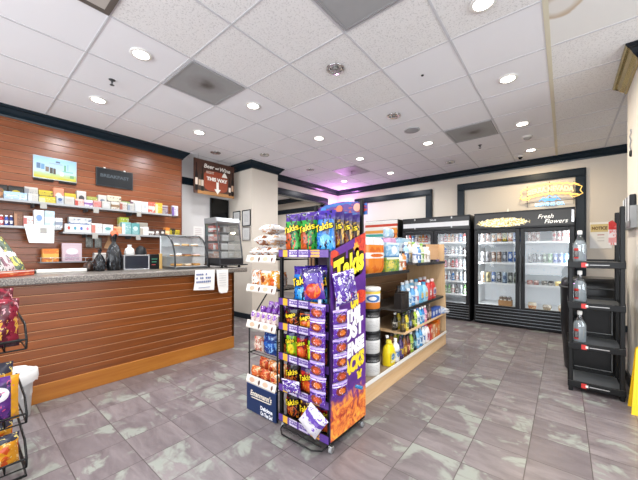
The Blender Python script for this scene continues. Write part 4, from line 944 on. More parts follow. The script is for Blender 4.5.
def ptext(txt, z, h, width, col, outline, sl=.18, yc=0.0, name='panel_lettering'):
    parts = []
    for off, cc, dx in (((.03, outline, .0012),) if outline else ())+((0.004, col, .0024),):
        me = text_mesh(txt, h/.72, mat(cc, .4), offset=off, bold=.006, width=width+(2*off*h if off > .01 else 0))
        parts.append(warp(me, lambda x, y, zz, dx=dx: (DX1+.006+dx-DO.x, x+cy+yc-DO.y, z+y+x*sl)))
    put(name, join_mesh(name, parts), pan)
ptext('Takis', 1.175, .15, .37, '#f3e233', '#2a1a12', .30)
ptext('ON', .925, .075, .10, '#f3d733', None, .16, .06)
ptext('THE', .838, .075, .19, '#f4f1f4', None, .16, .04)
ptext('MOST', .725, .105, .35, '#f4f1f4', None, .16)
ptext('INTENSE', .600, .086, .375, '#f4f1f4', None, .16)
ptext('SNACKS', .488, .095, .38, '#f3d733', None, .16)
ptext('YET', .405, .040, .07, '#f3d733', None, .10, .12)
b = MB(); b.lathe([(.008, 0), (.012, .004), (.013, .095), (.009, .10)], 10, pkg('#2f7fc0', (('blot', 7, .58, '#6fc0e8'),), .35)); b.v = [(DX1+.0075-DO.x+z*0+x*.12, cy-DO.y+.075+y+z*.9, .335+x-.45*z+.0) for x, y, z in b.v]; b.build('rolled_chip_picture', pan)
# burst above the word
b = MB(); pts = []
for k in range(14): a = 2*PI*k/14; r = .045 if k % 2 else .028; pts.append((DX1+.0072-DO.x, cy-DO.y+0.085+r*math.cos(a), 1.302+r*1.1*math.sin(a)))
b.face(pts, mat('#f0a03a', .4)); b.build('burst_picture', pan)
# frame, shelves with printed strips
b = MB()
for x in (DX0+.012, DX1-.016): b.box(x-.012, x+.012, DY0+.005, DY0+.03, .06, 1.25, M_BLACK, .003); b.box(x-.012, x+.012, DY1-.03, DY1-.005, .06, 1.66, M_BLACK, .003)
dd(b, 'upright_frame')
b = MB(); b.box(DX0+.026, DX1-.03, DY1-.012, DY1-.004, .06, 1.235, mat('#3a2440', .5)); dd(b, 'back_panel')
b = MB(); N = 12
for k in range(N):
    x0, x1_ = DX0-.0+(DX1-DX0+.02)*k/N, DX0+(DX1-DX0+.02)*(k+1)/N; u = (k+.5)/N*2-1; dz = -.035*u*u+.01*(k % 2)*0
    b.box(x0, x1_, DY1-.004, DY1+.006, 1.55, 1.665+dz, pkg('#55318c', (('blot', 3, .55, '#2a6ab8'), ('blot', 5, .62, '#c8452a')), .35, 'hdr'))
hd = dd(b, 'header_board')
for x, cc in ((-1.20, '#e8a08a'), (-1.36, '#d8704a'), (-1.52, '#3a7ac8')):
    b = MB(); b.lathe([(.0005, 0), (.03, 0), (.03, .002)], 16, mat(cc, .4)); b.v = [(a+x-DO.x, DY1-.006-c-DO.y, bb+1.61) for a, bb, c in b.v]; b.build('header_picture', hd)
SZ = [1.262, .918, .742, .526, .302, .085]
strip = pkg('#5d3a92', (('band', 'X', .10, .20, '#e8b23a'), ('band', 'X', .24, .40, '#d8cfe6'), ('band', 'X', .44, .62, '#cfc4e2'), ('band', 'X', .67, .84, '#e6a63e'), ('lines', 3, .1, .9, .2, .9, '#6a4a98')), .3)
for z in SZ:
    b = MB(); b.box(DX0+.026, DX1-.006, DY0+.008, DY1-.013, z-.012, z, M_BLACK); s_ = dd(b, 'shelf')
    b = MB(); b.box(DX0+.002, DX1-.006, DY0-.004, DY0+.004, z-.026, z+.030, M_BLACK); b.box(DX0+.004, DX1-.007, DY0-.006, DY0-.0035, z-.022, z+.026, strip); dd(b, 'price_strip', 'purple and yellow printed strip', s_)
    b = MB(); me = join_mesh('strip_lettering', [warp(text_mesh('TAKIS INTENSE', .030, mat('#4b2c86', .5), width=.19, bold=.0008), lambda x, y, zz: (x+(DX0+DX1)/2-DO.x-.01, DY0-.0072-DO.y, z+.002+y))]); put('strip_lettering', me, s_)
b = MB(); b.box(DX0+.0, DX1-.0, DY0+.0, DY1, .052, .070, M_BLACK, .003); dd(b, 'base_tray')
b = MB(); b.tube([(DX0+.02, DY0+.05, .04), (DX0+.05, DY0-.03, .022), (DX0+.10, DY0-.065, .02), (DX1-.10, DY0-.065, .02), (DX1-.04, DY0-.03, .022), (DX1-.02, DY0+.05, .04)], .0055, M_BLACK, 8)
b.tube([(DX0+.06, DY0-.012, .03), (DX1-.06, DY0-.012, .03)], .005, M_BLACK, 8); dd(b, 'bumper_rail')
for x in (DX0+.03, DX1-.005):
    for y in (DY0+.02, DY1-.03):
        b = MB(); q = MB(); q.lathe([(.010, -.010), (.022, -.009), (.022, .009), (.010, .010)], 14, M_GREY); b.v = [(x+c, y+a, bb+.0222) for a, bb, c in q.v]; b.f, b.mi, b.sm, b.mats = q.f, q.mi, q.sm, q.mats
        cst = dd(b, 'caster'); f_ = MB(); f_.box(x-.014, x+.014, y-.012, y+.012, .034, .046, M_STEEL, .002); f_.box(x-.015, x-.0115, y-.008, y+.008, .016, .036, M_STEEL); f_.box(x+.0115, x+.015, y-.008, y+.008, .016, .036, M_STEEL); dd(f_, 'fork', 'steel caster fork', cst)
# bags: (kind, x, row)
def shelf_bags(si, where, cols, w, h, t, rows, dy, y_first, ls=.42, logo='Takis', lean=.10, group=None):
    z = SZ[si]+.001; n = 0
    for r in range(rows):
        for x, kinds in cols:
            kd = kinds[min(r, len(kinds)-1)]
            if kd is None: continue
            q = chip(kd, w, h, t, logo, ls, seed=(si*3+n) % 3)
            nm = {'green': 'green and brown', 'blue': 'bright blue', 'purple': 'purple', 'brown': 'dark brown', 'red': 'red', 'lime': 'lime green', 'dark': 'black and orange', 'orange': 'orange', 'silver': 'purple with painted highlights', 'viol': 'violet', 'gold': 'golden'}[kd]
            place(q, '%s chip bag, %s row from front, %s column from left, %s' % (nm, ORD[r], ORD[[c[0] for c in cols].index(x)], where), (x, y_first+dy*r+(t/2), z), (.14 if si < 2 else .10)+random.uniform(-.03, .03), group)
            n += 1
shelf_bags(0, 'display top shelf', [(-1.503, ('green', 'green', 'purple', 'purple')), (-1.356, ('green', 'blue', 'purple', 'brown')), (-1.210, ('blue', 'brown', 'brown', 'brown'))], .142, .285, .075, 4, .101, 1.508, .42, group='chip bags on the display top shelf')
shelf_bags(1, 'display second shelf', [(-1.415, ('blue', 'blue', 'blue')), (-1.235, ('blue', 'blue', 'blue'))], .17, .255, .08, 3, .12, 1.515, .43, group='chip bags on the second shelf')
shelf_bags(2, 'display third shelf', [(-1.508, ('dark', 'dark')), (-1.37, ('orange', 'dark')), (-1.232, ('dark', 'dark'))], .128, .138, .06, 2, .15, 1.512, .30, logo='fuego', group='chip bags on the third shelf')
shelf_bags(3, 'display fourth shelf', [(-1.521, ('lime', 'dark', 'dark')), (-1.419, ('red', 'dark', 'dark')), (-1.317, ('lime', 'red', 'dark')), (-1.215, ('red', 'red', 'dark'))], .092, .185, .06, 3, .12, 1.514, .40, group='chip bags on the fourth shelf')
shelf_bags(4, 'display fifth shelf', [(-1.507, ('dark', 'dark', 'dark')), (-1.369, ('red', 'dark', 'dark')), (-1.231, ('dark', 'dark', 'dark'))], .122, .19, .062, 3, .12, 1.514, .42, group='chip bags on the fifth shelf')
shelf_bags(5, 'display bottom shelf', [(-1.507, ('dark', 'dark', 'dark')), (-1.369, ('brown', 'dark', 'dark')), (-1.231, ('red', 'dark', 'dark'))], .124, .20, .066, 3, .12, 1.514, .44, group='chip bags on the bottom shelf')
# loose bags on the display's lower strips
q = chip('purple', .17, .17, .06, None, .4, 4); place(q, 'purple chip bag lying flat across the front of the fifth display shelf', (-1.40, 1.535, SZ[4]+.225), .2, tilt=(-1.45, .0)) if False else None
# hanging strips of small bags on the near corner of the display
POUCH = {}
def pouch(kind, w=.115, h=.108, t=.035, seed=0):
    k = (kind, w, h, seed)
    if k not in POUCH:
        b = bag_mesh('snack_pouch', w, h, t, pkg('#5b2f96', (('spot', .5, .42, .34, .34, '#7a2a2a' if kind else '#8a3a24'), ('spot', .52, .40, .2, .2, '#d8742a' if kind else '#c8502a'), ('band', 'Z', .86, 1.01, '#b9a6dc'), ('band', 'Z', .72, .80, '#e9e2f2' if kind else '#2a1a60'), ('blot', 7, .6, '#a98ad8', .6, 1), ('blot', 9, .66, '#efe8f4', 0, .5)), .18), seed=seed)
        POUCH[k] = proto('snack_pouch', 'snack pouch', (w, t, h), b)
    return POUCH[k]
for nm, x, y, rz, zt, n, w, lb in (('clip_strip', -1.195, 1.455, 0.12, .965, 7, .118, 'front facing'), ('clip_strip', -1.098, 1.53, PI/2-.25, .93, 6, .122, 'panel side')):
    t = empty('clip_strip', 'white plastic hanging strip holding small purple pouches, %s' % lb, 'clip strip', (x, y, zt), rz)
    b = MB(); b.box(-.012, .012, .008, .0095, -.088*n-.01, .05, mat('#dcd8e4', .3)); b.build('strip', t)
    b = MB(); b.tube([(0, .009, .05), (0, .004, .07), (0, .016, .075)], .002, M_STEEL, 6); b.build('hook', t)
    for k in range(n):
        z = zt-.09*k-.075; kk = k % 2; rj = random.uniform(-.16, .16)
        ox, oy = math.sin(rz)*.016, -math.cos(rz)*.016
        place(pouch(kk, w, .088, .034, k % 3), 'small purple pouch on the %s hanging strip, %s from the top' % (lb, ORD[k]), (x+ox*1.1, y+oy*1.1-.0, z-.03), rz+rj*.4, 'purple pouches on the hanging strips', tilt=(0, rj*.3))
q = proto('snack_pouch', 'snack pouch', (.20, .06, .25), bag_mesh('snack_pouch', .205, .25, .06, BAGM['silver'], seed=2)); place(q, 'large purple bag with painted highlights hung at the top of the panel side strip', (-1.080, 1.605, .945), PI/2-.25, tilt=(0, -.18), scale=(.92, 1, .84))
q = proto('snack_pouch', 'snack pouch', (.16, .05, .20), bag_mesh('snack_pouch', .14, .20, .05, BAGM['purple'], seed=1)); place(q, 'purple bag hung in front of the second shelf beside the large bag with painted highlights', (-1.205, 1.428, .975), .35, tilt=(.0, -.12))
# tipped bag at the foot of the display
q = proto('chip_bag', 'chip bag', (.16, .05, .19), bag_mesh('chip_bag', .16, .19, .05, pkg('#e6e2ea', (('band', 'Z', .55, .75, '#6a4ab0'), ('blot', 5, .6, '#8a6ac8', .3, 1)), .25), seed=1)); place(q, 'white and purple chip bag tipped forward on the bottom display shelf', (-1.285, 1.497, .118), .1, tilt=(-.0, .55)) if False else place(q, 'white and purple chip bag tipped over on the bottom strip of the display', (-1.30, 1.455, .115), .15, tilt=(.10, .62))
q = proto('chip_bag', 'chip bag', (.17, .05, .10), bag_mesh('chip_bag', .17, .085, .05, BAGM['silver'], seed=2)); place(q, 'purple bag with painted highlights lying on the fifth display strip', (-1.44, 1.46, .315), 0.05, tilt=(.1, -.08))

# ------------------------------------------------------------------ BAKERY RACK on the display's left
RX0, RX1, RY0, RY1 = -1.975, -1.632, 1.50, 1.86
RO = Vector((-1.80, 1.68, 0))
br = empty('bakery_rack', 'black wire bakery rack with white printed strips and a navy base panel', 'rack', tuple(RO))
def rr(mb, name, label=None, parent=br):
    mb.v = [(x-RO.x, y-RO.y, z) for x, y, z in mb.v]; o = mb.build(name, parent)
    if label: o['label'] = label
    return o
b = MB()
for x in (RX0+.006, RX1-.006):
    b.tube([(x, RY1-.006, .01), (x, RY1-.006, 1.36)], .006, M_BLACK, 8); b.tube([(x, RY0+.01, .01), (x, RY0+.01, .70), (x, RY1-.08, 1.02)], .006, M_BLACK, 8)
    b.tube([(x, RY0+.01, .03), (x, RY1-.006, .03)], .005, M_BLACK, 6)
b.tube([(RX0, RY1-.006, 1.35), (RX1, RY1-.006, 1.35)], .005, M_BLACK, 6)
rr(b, 'wire_frame')
RZ = [1.222, .992, .705, .470, .268]
rstrip = pkg('#e9e2da', (('band', 'Z', .0, .14, '#b9b2aa'), ('spot', .2, .5, .09, .30, '#d0ab92'), ('spot', .45, .45, .035, .30, '#5a4038'), ('spot', .66, .5, .09, .28, '#dcb89f'), ('spot', .88, .45, .03, .28, '#6a4a40'), ('lines', 6, .2, .8, .28, .4, '#b8a8a0')), .3)
for k, z in enumerate(RZ):
    b = MB()
    for j in range(9): y = RY0+.012+(RY1-RY0-.03)*j/8; b.tube([(RX0+.004, y, z-.004), (RX1-.004, y, z-.004)], .0026, M_BLACK, 5)
    b.box(RX0+.003, RX0+.008, RY0, RY1-.01, z-.01, z, M_BLACK); b.box(RX1-.008, RX1-.003, RY0, RY1-.01, z-.01, z, M_BLACK)
    s_ = rr(b, 'wire_shelf')
    if k != 3:
        b = MB(); b.face([(RX0, RY0-.004, z+.028), (RX0, RY0-.022, z-.030), (RX1, RY0-.022, z-.030), (RX1, RY0-.004, z+.028)], rstrip); b.face([(RX0, RY0-.003, z+.028), (RX1, RY0-.003, z+.028), (RX1, RY0-.021, z-.030), (RX0, RY0-.021, z-.030)], M_WHITE)
        rr(b, 'price_strip', 'white printed strip', s_)
b = MB(); b.box(RX0, RX1, RY0-.012, RY0+.002, .016, .238, pkg('#122c58', (('band', 'Z', .94, 1.01, '#2a4a86'),), .4), .002); bp = rr(b, 'base_panel', 'navy base panel with white lettering')
me = join_mesh('brand_lettering', [warp(text_mesh("Entenmann's", .058, mat('#e6dcc8', .5), width=.25, shear=.2, bold=.0012), lambda x, y, z: (x-.0, -.195-.0, y+.165+x*.02))])
for v in me.vertices: v.co.y = RY0-.0132-RO.y
put('brand_lettering', me, bp)
b = MB(); b.face([(-.125, RY0-.0131-RO.y, .126), (.10, RY0-.0131-RO.y, .134), (.125, RY0-.0131-RO.y, .142), (-.10, RY0-.0131-RO.y, .134)], mat('#e6dcc8', .5)); b.build('swash_mark', bp)
for k, tx in enumerate(('Delicious', 'On The Go!')):
    me = text_mesh(tx, .040, mat('#eef0f4', .5), bold=.0014, width=.135)
    for v in me.vertices: v.co = Vector((v.co.x+.065, RY0-.0132-RO.y, v.co.y+.078-.040*k))
    put('slogan_lettering', me, bp)
# breads and cakes
def loaf(name, m, w, h, t, seed): return proto(name, 'bread bag', (w, t, h), bag_mesh(name, w, h, t, m, seed=seed))
BB = [pkg('#eeebe8', (('blot', 4, .56, '#c89a74', .0, .55), ('spot', .5, .62, .28, .16, '#5a7ac0'), ('blot', 8, .63, '#8a5a3a', 0, .5)), .2), pkg('#f0eeec', (('blot', 4, .54, '#a86a48', .0, .5), ('band', 'Z', .62, .74, '#dfe6f2'), ('blot', 7, .62, '#4a68a8', .5, 1)), .2), pkg('#e9e6e6', (('blot', 4, .55, '#d8b08a', 0, .6), ('blot', 9, .64, '#9a9aa8', .4, 1)), .2)]
FLAT = (-.55, 0)
LIE = (-PI/2, 0)
def bread(sd, label, x, y, z, rz, w=.105, h=.20, t=.075): place(loaf('bread_bag', BB[sd], w, h, t, sd), label, (x, y, z), rz, 'bread bags on the rack top shelf', tilt=LIE)
for k, x in enumerate((-1.914, -1.804, -1.694)):
    bread(k, 'clear white bread bag lying at the front, %s from left, rack top shelf' % ORD[k], x, 1.505, RZ[0]+.052, (.03, -.02, .03)[k])
for k, x in enumerate((-1.872, -1.738)):
    bread((1, 2)[k], 'white bread bag lying on the second layer, %s from left, rack top shelf' % ORD[k], x, 1.51, RZ[0]+.146, (-.05, .06)[k])
bread(0, 'white bread bag with blue print lying on top of the bread pile', -1.80, 1.52, RZ[0]+.232, .1, .13, .20, .07)
OC = [pkg('#e08a2e', (('blot', 4, .54, '#f4d8a8'), ('spot', .5, .5, .22, .2, '#8a3a1a'), ('band', 'Z', .86, 1.01, '#f0ece8')), .25), pkg('#e9a23a', (('blot', 5, .55, '#f6efe4'), ('spot', .4, .4, .24, .24, '#d8622a')), .25), pkg('#efe4d8', (('blot', 4, .55, '#c87a3a'), ('blot', 7, .62, '#5a3a2a')), .25)]
for k, (x, sd) in enumerate(((-1.912, 2), (-1.802, 0), (-1.692, 1))):
    q = loaf('cake_pack', OC[sd], .105, .135, .07, sd); q['cat'] = 'cake pack'; place(q, '%s cake pack, %s from left on the rack second shelf' % (('cream and brown', 'orange', 'amber')[k], ORD[k]), (x, 1.545, .996), 0, 'cake packs on the rack second shelf', tilt=(0, 0))
for k, (x, sd) in enumerate(((-1.86, 1), (-1.75, 2))):
    q = loaf('cake_pack', OC[sd], .105, .12, .07, sd+3); q['cat'] = 'cake pack'; place(q, '%s cake pack behind, %s from left on the rack second shelf' % (('amber', 'cream')[k], ORD[k]), (x, 1.66, .996), 0, 'cake packs on the rack second shelf')
PC = [pkg('#e6d2cc', (('blot', 4, .54, '#b87a72', 0, .6), ('spot', .5, .75, .4, .2, '#8a4ab0'), ('blot', 8, .6, '#f4eef0')), .2), pkg('#dcc6d8', (('band', 'Z', .62, 1.01, '#7a36a8'), ('blot', 6, .56, '#c89088', 0, .6), ('blot', 9, .63, '#f0e8f0')), .2), pkg('#8444b0', (('blot', 5, .55, '#b98ad8'), ('blot', 8, .62, '#e9dcf2')), .2)]
n = 0
for r, (zz, yy, xs) in enumerate(((.718, 1.53, (-1.928, -1.864, -1.801, -1.738, -1.674)), (.725, 1.60, (-1.90, -1.83, -1.76, -1.69)), (.735, 1.66, (-1.87, -1.80, -1.73)))):
    for k, x in enumerate(xs):
        q = loaf('muffin_pouch', PC[min(2, r)], .057, .095+.032*r, .05, n % 3); q['cat'] = 'snack pouch'
        place(q, '%s muffin pouch, %s from left, %s row, rack third shelf' % (('pink and white', 'lilac', 'violet')[r], ORD[k], ORD[r]), (x, yy, .7085), random.uniform(-.08, .08), 'muffin pouches on the rack third shelf', tilt=(0, 0)); n += 1
q = chip('navy', .15, .17, .07, None, .4, 1, name='chip_bag'); place(q, 'blue cookie bag on the rack fourth shelf', (-1.765, 1.56, .474), 0)
q = loaf('cookie_pack', pkg('#d9c4b4', (('blot', 4, .54, '#9a6a4a'), ('blot', 7, .6, '#c8504a')), .25), .11, .12, .06, 2); q['cat'] = 'cookie pack'; place(q, 'beige and red cookie pack left of the blue cookie bag', (-1.905, 1.56, .474), 0)
q = chip('dark', .11, .15, .05, None, .4, 2); place(q, 'black and orange cookie bag at the right end of the rack fourth shelf', (-1.70, 1.67, .474), 0)
RC = [pkg('#d86a34', (('blot', 4, .55, '#f0c08a'), ('band', 'Z', .0, .2, '#8a2a1a')), .25), pkg('#c8502e', (('blot', 5, .55, '#e89a5a'), ('blot', 8, .62, '#6a1a1a')), .25), pkg('#e08a4a', (('blot', 4, .54, '#f2dcc0'), ('spot', .5, .5, .2, .2, '#b8402a')), .25)]
n = 0
for r, (zz, yy, xs) in enumerate(((.276, 1.54, (-1.915, -1.803, -1.691)), (.335, 1.62, (-1.91, -1.80, -1.691)))):
    for k, x in enumerate(xs):
        q = loaf('pastry_pack', RC[(k+r) % 3], .105, .085+.05*r, .06, n % 3); q['cat'] = 'pastry pack'
        place(q, '%s pastry pack, %s from left, %s row, rack lowest shelf' % (('orange', 'red brown', 'tan')[(k+r) % 3], ORD[k], ORD[r]), (x, yy, .2715), random.uniform(-.06, .06), 'pastry packs on the rack lowest shelf'); n += 1

# ------------------------------------------------------------------ DRINKS RACK by the pier (front faces -Y)
KO = Vector((.215, 3.60, 0)); kx0, kx1, kd = -.185, .185, .36
kr = empty('drinks_rack', 'tall black plastic shelf rack standing against the pier', 'rack', tuple(KO))
b = MB()
for (x, y, zt) in ((kx0, 0, 1.20), (kx1-.032, 0, 1.665), (kx0, kd-.032, 1.20), (kx1-.032, kd-.032, 1.645)):
    b2 = MB(); b2.box(x, x+.034, y, y+.034, 0, zt, M_BLACK, .005); b2.build('post', kr)
KZ = (.115, .465, .835, 1.205)
for k, z in enumerate(KZ):
    b = MB(); b.box(kx0-.004, kx1+.006, -.008, .012, z-.075, z-.018, M_BLACK, .004); b.box(kx0+.02, kx1-.02, .012, kd-.01, z-.030, z-.02, mat('#55585a', .35)); b.box(kx0-.004, kx0+.012, .012, kd, z-.06, z-.005, M_BLACK); b.box(kx1-.012, kx1+.006, .012, kd, z-.06, z-.005, M_BLACK); b.box(kx0, kx1, kd-.012, kd, z-.06, z+.0, M_BLACK)
    s_ = b.build('shelf', kr)
    b = MB(); b.box(-.095, -.060, -.0115, -.0082, z-.068, z-.026, mat('#c0302c', .4)); b.box(-.066, -.048, -.0125, -.0086, z-.056, z-.036, M_WHITE); b.box(-.04, .09, -.0105, -.0082, z-.050, z-.043, mat('#a8a8a8', .4)); b.build('shelf_label', s_)['label'] = 'small red and white shelf label'
for k in range(2):
    z0, z1 = KZ[k]+.0, KZ[k+1]-.08
    b = MB(); b.box(kx0+.036, kx1-.036, kd-.045, kd-.034, z0, z1, M_BLACKG)
    p_ = b.build('back_panel', kr); b = MB()
    for q in ((kx0+.05, kx1-.05, z0+.03, z0+.034), (kx1-.054, kx1-.05, z0+.034, z1-.03)): b.box(q[0], q[1], kd-.049, kd-.045, q[2], q[3], M_GREY)
    b.build('edge_reflection', p_)  # grey strips stand for reflections along the black panel's outline
bt_m = glass('#e4ebee', .30, .05)
def spirit(z, lb):
    b = MB(); r = .050; b.lathe([(r*.9, 0), (r, .006), (r, .155), (r*.94, .17), (r*.42, .218), (r*.32, .232), (r*.30, .26)], 24, bt_m)
    o = tag(b.build('spirit_bottle', loc=(KO.x+kx0+.082, KO.y+.066, z-.0195)), lb, 'bottle', 'clear bottles on the drinks rack')
    w_ = MB(); w_.lathe([(r*.84, .007), (r*.92, .012), (r*.92, .152), (r*.86, .168), (r*.5, .196)], 20, film('#fbfdfe', .32)); w_.build('liquid', o)
    c = MB(); c.lathe([(r*.34, .252), (r*.36, .256), (r*.36, .285), (r*.3, .288)], 14, M_WHITE); c.build('cap', o)
    l = MB(); rows = []
    for zz in (.03, .125): rows.append([(r*1.02*math.sin(a), -r*1.02*math.cos(a), zz) for a in [(-.95+.75*i/8) for i in range(9)]])
    l.grid(rows, pkg('#26262a', (('band', 'Z', .78, 1.01, '#c8342e'), ('band', 'Z', .0, .14, '#c8342e'), ('lines', 9, .2, .75, .2, .8, '#d8d8d8')), .4)); l.build('label', o)
for z, lb in ((KZ[3], 'clear bottle with a red and black label on the drinks rack top shelf'), (KZ[2], 'clear bottle at the left end of the rack shelf under the top one'), (KZ[1], 'clear bottle at the left end of the third rack shelf down')): spirit(z, lb)
b = MB(); prof_ = [(-.032, 0), (.032, 0), (.032, .20), (.0, .235), (-.032, .215)]
b.face([(x, 0, z) for x, z in prof_], pkg('#f0e6e6', (('band', 'Z', .62, 1.01, '#cf3a38'), ('blot', 5, .58, '#e07a78'), ('band', 'Z', .1, .3, '#e6a0a0')))); b.face([(x, .002, z) for x, z in reversed(prof_)], M_WHITE)
tag(b.build('price_tag', loc=(KO.x+.135, KO.y+kd-.055, 1.34), rot=(0, 0, .5)), 'red and white hanging tag on the rear post of the drinks rack', 'tag')
# black bin behind the rack
b = MB(); rows = []
for z, kx, ky in ((.0, .8, .8), (.02, .86, .86), (.5, .98, .98), (.90, 1.0, 1.0), (.97, .95, .97), (1.0, .80, .86)):
    rows.append([(math.copysign(abs(math.cos(a))**.5, math.cos(a))*.25*kx, math.copysign(abs(math.sin(a))**.5, math.sin(a))*.25*ky, z) for a in [2*PI*i/36 for i in range(36)]])
b.grid(rows, mat('#141517', .3), True, True); b.face(rows[-1], mat('#141517', .3)); bn = tag(b.build('waste_bin', loc=(.215, 4.40, .0)), 'rounded black bin between the drinks rack and the flower cooler', 'bin')
b = MB(); b.tube([(x*1.02, y*1.02, .90) for x, y, z in rows[3]], .010, M_DKGREY, 6, True); b.build('rim', bn)
# binders in a wall file on the pier, cord, caution sign
t = empty('wall_file', 'grey wall file holder of white and black binders on the pier', 'file holder', (.49, 4.05, 1.50))
b = MB(); b.box(-.045, -.001, -.33, .15, -.012, 0, M_GREY); b.box(-.049, -.044, -.33, .15, 0, .05, M_GREY); b.box(-.049, -.001, .142, .15, 0, .18, M_GREY); b.box(-.049, -.001, -.33, -.322, 0, .18, M_GREY); b.build('holder', t)
for k, (cc, wd) in enumerate((('#e3e6e8', .075), ('#1e2228', .05), ('#dfe2e4', .07), ('#23272d', .06), ('#e6e8ea', .08), ('#1c1f24', .05))):
    y = .138-sum((.075, .05, .07, .06, .08, .05)[:k])-.006*k-wd
    b = MB(); b.box(-.042, -.004, y, y+wd, .001, .285, mat(cc, .4), .006); o = b.build('binder', loc=(.49, 4.05, 1.50)); tag(o, '%s binder, %s from the far end of the wall file' % ('white' if k % 2 == 0 else 'black', ORD[k]), 'binder', 'binders in the wall file')
t = empty('wall_pull', 'short black and grey cord hanging on the bright pier', 'cord', (.484, 4.02, 2.20))
b = MB(); b.tube([(0, .0, .20), (-.006, .006, .16), (0, -.006, .12), (-.006, .004, .07), (0, 0, .03)], .005, M_GREY, 6); b.build('cord', t)
b = MB(); b.lathe([(.006, -.03), (.012, -.02), (.012, .02), (.004, .03)], 10, M_BLACK); b.build('weight', t); b = MB(); b.box(-.006, .005, -.012, .012, .19, .225, M_STEEL, .002); b.build('hook', t)
t = empty('caution_sign', 'yellow folding floor sign leaning by the foot of the pier', 'floor sign', (.558, 3.455, 0))
m_y = mat('#efc21a', .4, 0, 0, .05)
for s in (-1, 1):
    b = MB(); pr = [(-.15, .0), (-.10, .0), (-.09, .05), (.09, .05), (.10, 0), (.15, 0), (.115, .50), (.09, .53), (-.09, .53), (-.115, .50)]
    f1 = [(x, s*(.085-.14*z)-.006, z) for x, z in pr]; f2 = [(x, s*(.085-.14*z)+.006, z) for x, z in pr]
    b.face(f1, m_y); b.face(list(reversed(f2)), m_y)
    for k in range(len(pr)): q = (k+1) % len(pr); b.face([f1[q], f1[k], f2[k], f2[q]], m_y)
    b.build('board', t)
b = MB(); b.tube([(-.10, 0, .525), (.10, 0, .525)], .012, m_y, 8); b.build('hinge', t)
# ------------------------------------------------------------------ SLATTED WALL: shelves and their goods
def wshelf(y0, y1, z, label, depth=.25):
    t = empty('wall_shelf', label, 'shelf', (-5.08, (y0+y1)/2, z)); c = (y0+y1)/2
    b = MB(); b.box(.001, depth, y0-c, y1-c, -.018, 0, mat('#85878a', .35)); b.box(depth, depth+.005, y0-c, y1-c, -.022, .003, mat('#9fa1a3', .3)); b.build('board', t)
    y = y0+.25
    while y < y1-.05:
        b = MB(); b.box(.001, depth*.8, y-c-.006, y-c+.006, -.06, -.018, M_DKGREY); b.build('bracket', t)
        b = MB(); b.box(depth+.0065, depth+.0085, y-c+.05, y-c+.11, -.075, -.008, mat('#a09d96', .4)); b.build('price_tag', t)
        y += .52
    return t
ZU, ZL, ZR = 1.874, 1.575, 1.532
wshelf(-.7, 2.19, ZU, 'long grey upper shelf on the slatted wall behind the counter')
wshelf(-.7, .835, ZL, 'short grey lower shelf on the slatted wall, left of the black bags')
wshelf(.85, 2.15, ZR, 'lower shelf on the slatted wall, right part above the black bags')
XF = -4.838
def P(c, *lay): return pkg(c, lay, .4)
LB = ('spot', .5, .5, .34, .26)
def cb(col, acc, w, h, d=.09, acc2=None):
    k = int(w*1000+h*777+len(acc)+ord(acc[2])+ord(col[3])) % 4; a2 = acc2 or acc
    lay = ((('band', 'Z', .30, .62, acc), ('blot', 6, .58, a2)), (('band', 'X', .0, .35, acc), ('blot', 9, .6, a2, .2, .8)), (('spot', .5, .55, .3, .18, acc), ('lines', 9, .1, .4, .15, .85, a2)), (('band', 'Z', .72, 1.01, acc), ('blot', 5, .57, a2, .1, .7), ('lines', 11, .2, .6, .1, .6, acc)))[k]
    return carton('small_box', w, d, h, pkg(col, lay), 'box', mat(col, .5))
UF = 'front row, wall upper shelf'; UB = 'back row, wall upper shelf'; LF = 'wall lower left shelf'; RF = 'wall lower right shelf'
G_, W_, Y_, K_, B_, PK, BR = '#86847f', '#bdbab3', '#c4b02a', '#25231f', '#9dbbd6', '#c9938f', '#6f4630'
front = [(cb(G_, '#5a5a5c', .11, .095), 'grey and white box')]*6+[(cb(BR, '#b07a4a', .10, .115), 'brown box'), (cb(B_, '#e6eef4', .19, .085), 'long pale blue box'), (cb(W_, '#c9cfd4', .09, .09), 'white box'), (cb(Y_, '#f0e8a0', .15, .075), 'yellow box'), (cb('#b8bec4', '#3f5a8a', .07, .10), 'pale grey box'), (cb(W_, '#b8b0a8', .10, .10), 'white box'), (cb('#e2b8b0', '#b84a42', .09, .085), 'pink box'), (cb('#e0d8e6', '#8a5a9a', .09, .085), 'lilac box'), (cb(PK, '#c0483f', .09, .09), 'rose box'), (cb(W_, '#d0d4d8', .10, .095), 'white box'), (cb('#cfc9be', '#8a6a4a', .10, .10), 'ivory box'), (cb('#c4c0ba', '#a0584a', .09, .11), 'white red-dotted box'), (cb(W_, '#8a98a8', .09, .10), 'white grey-dotted box'),
     (cb('#efeeea', '#c8ccd0', .085, .14), 'tall white box'), (cb('#f0efec', '#b9c0c6', .085, .15), 'tall white box'), (cb('#d9604a', '#f0d8cc', .095, .16), 'tall red box'), (cb('#e8b22e', '#f4e6b0', .10, .16), 'tall yellow box')]
row(front, XF, -.46, ZU+.0005, UF, group='small boxes in front on the upper wall shelf', gap=.006)
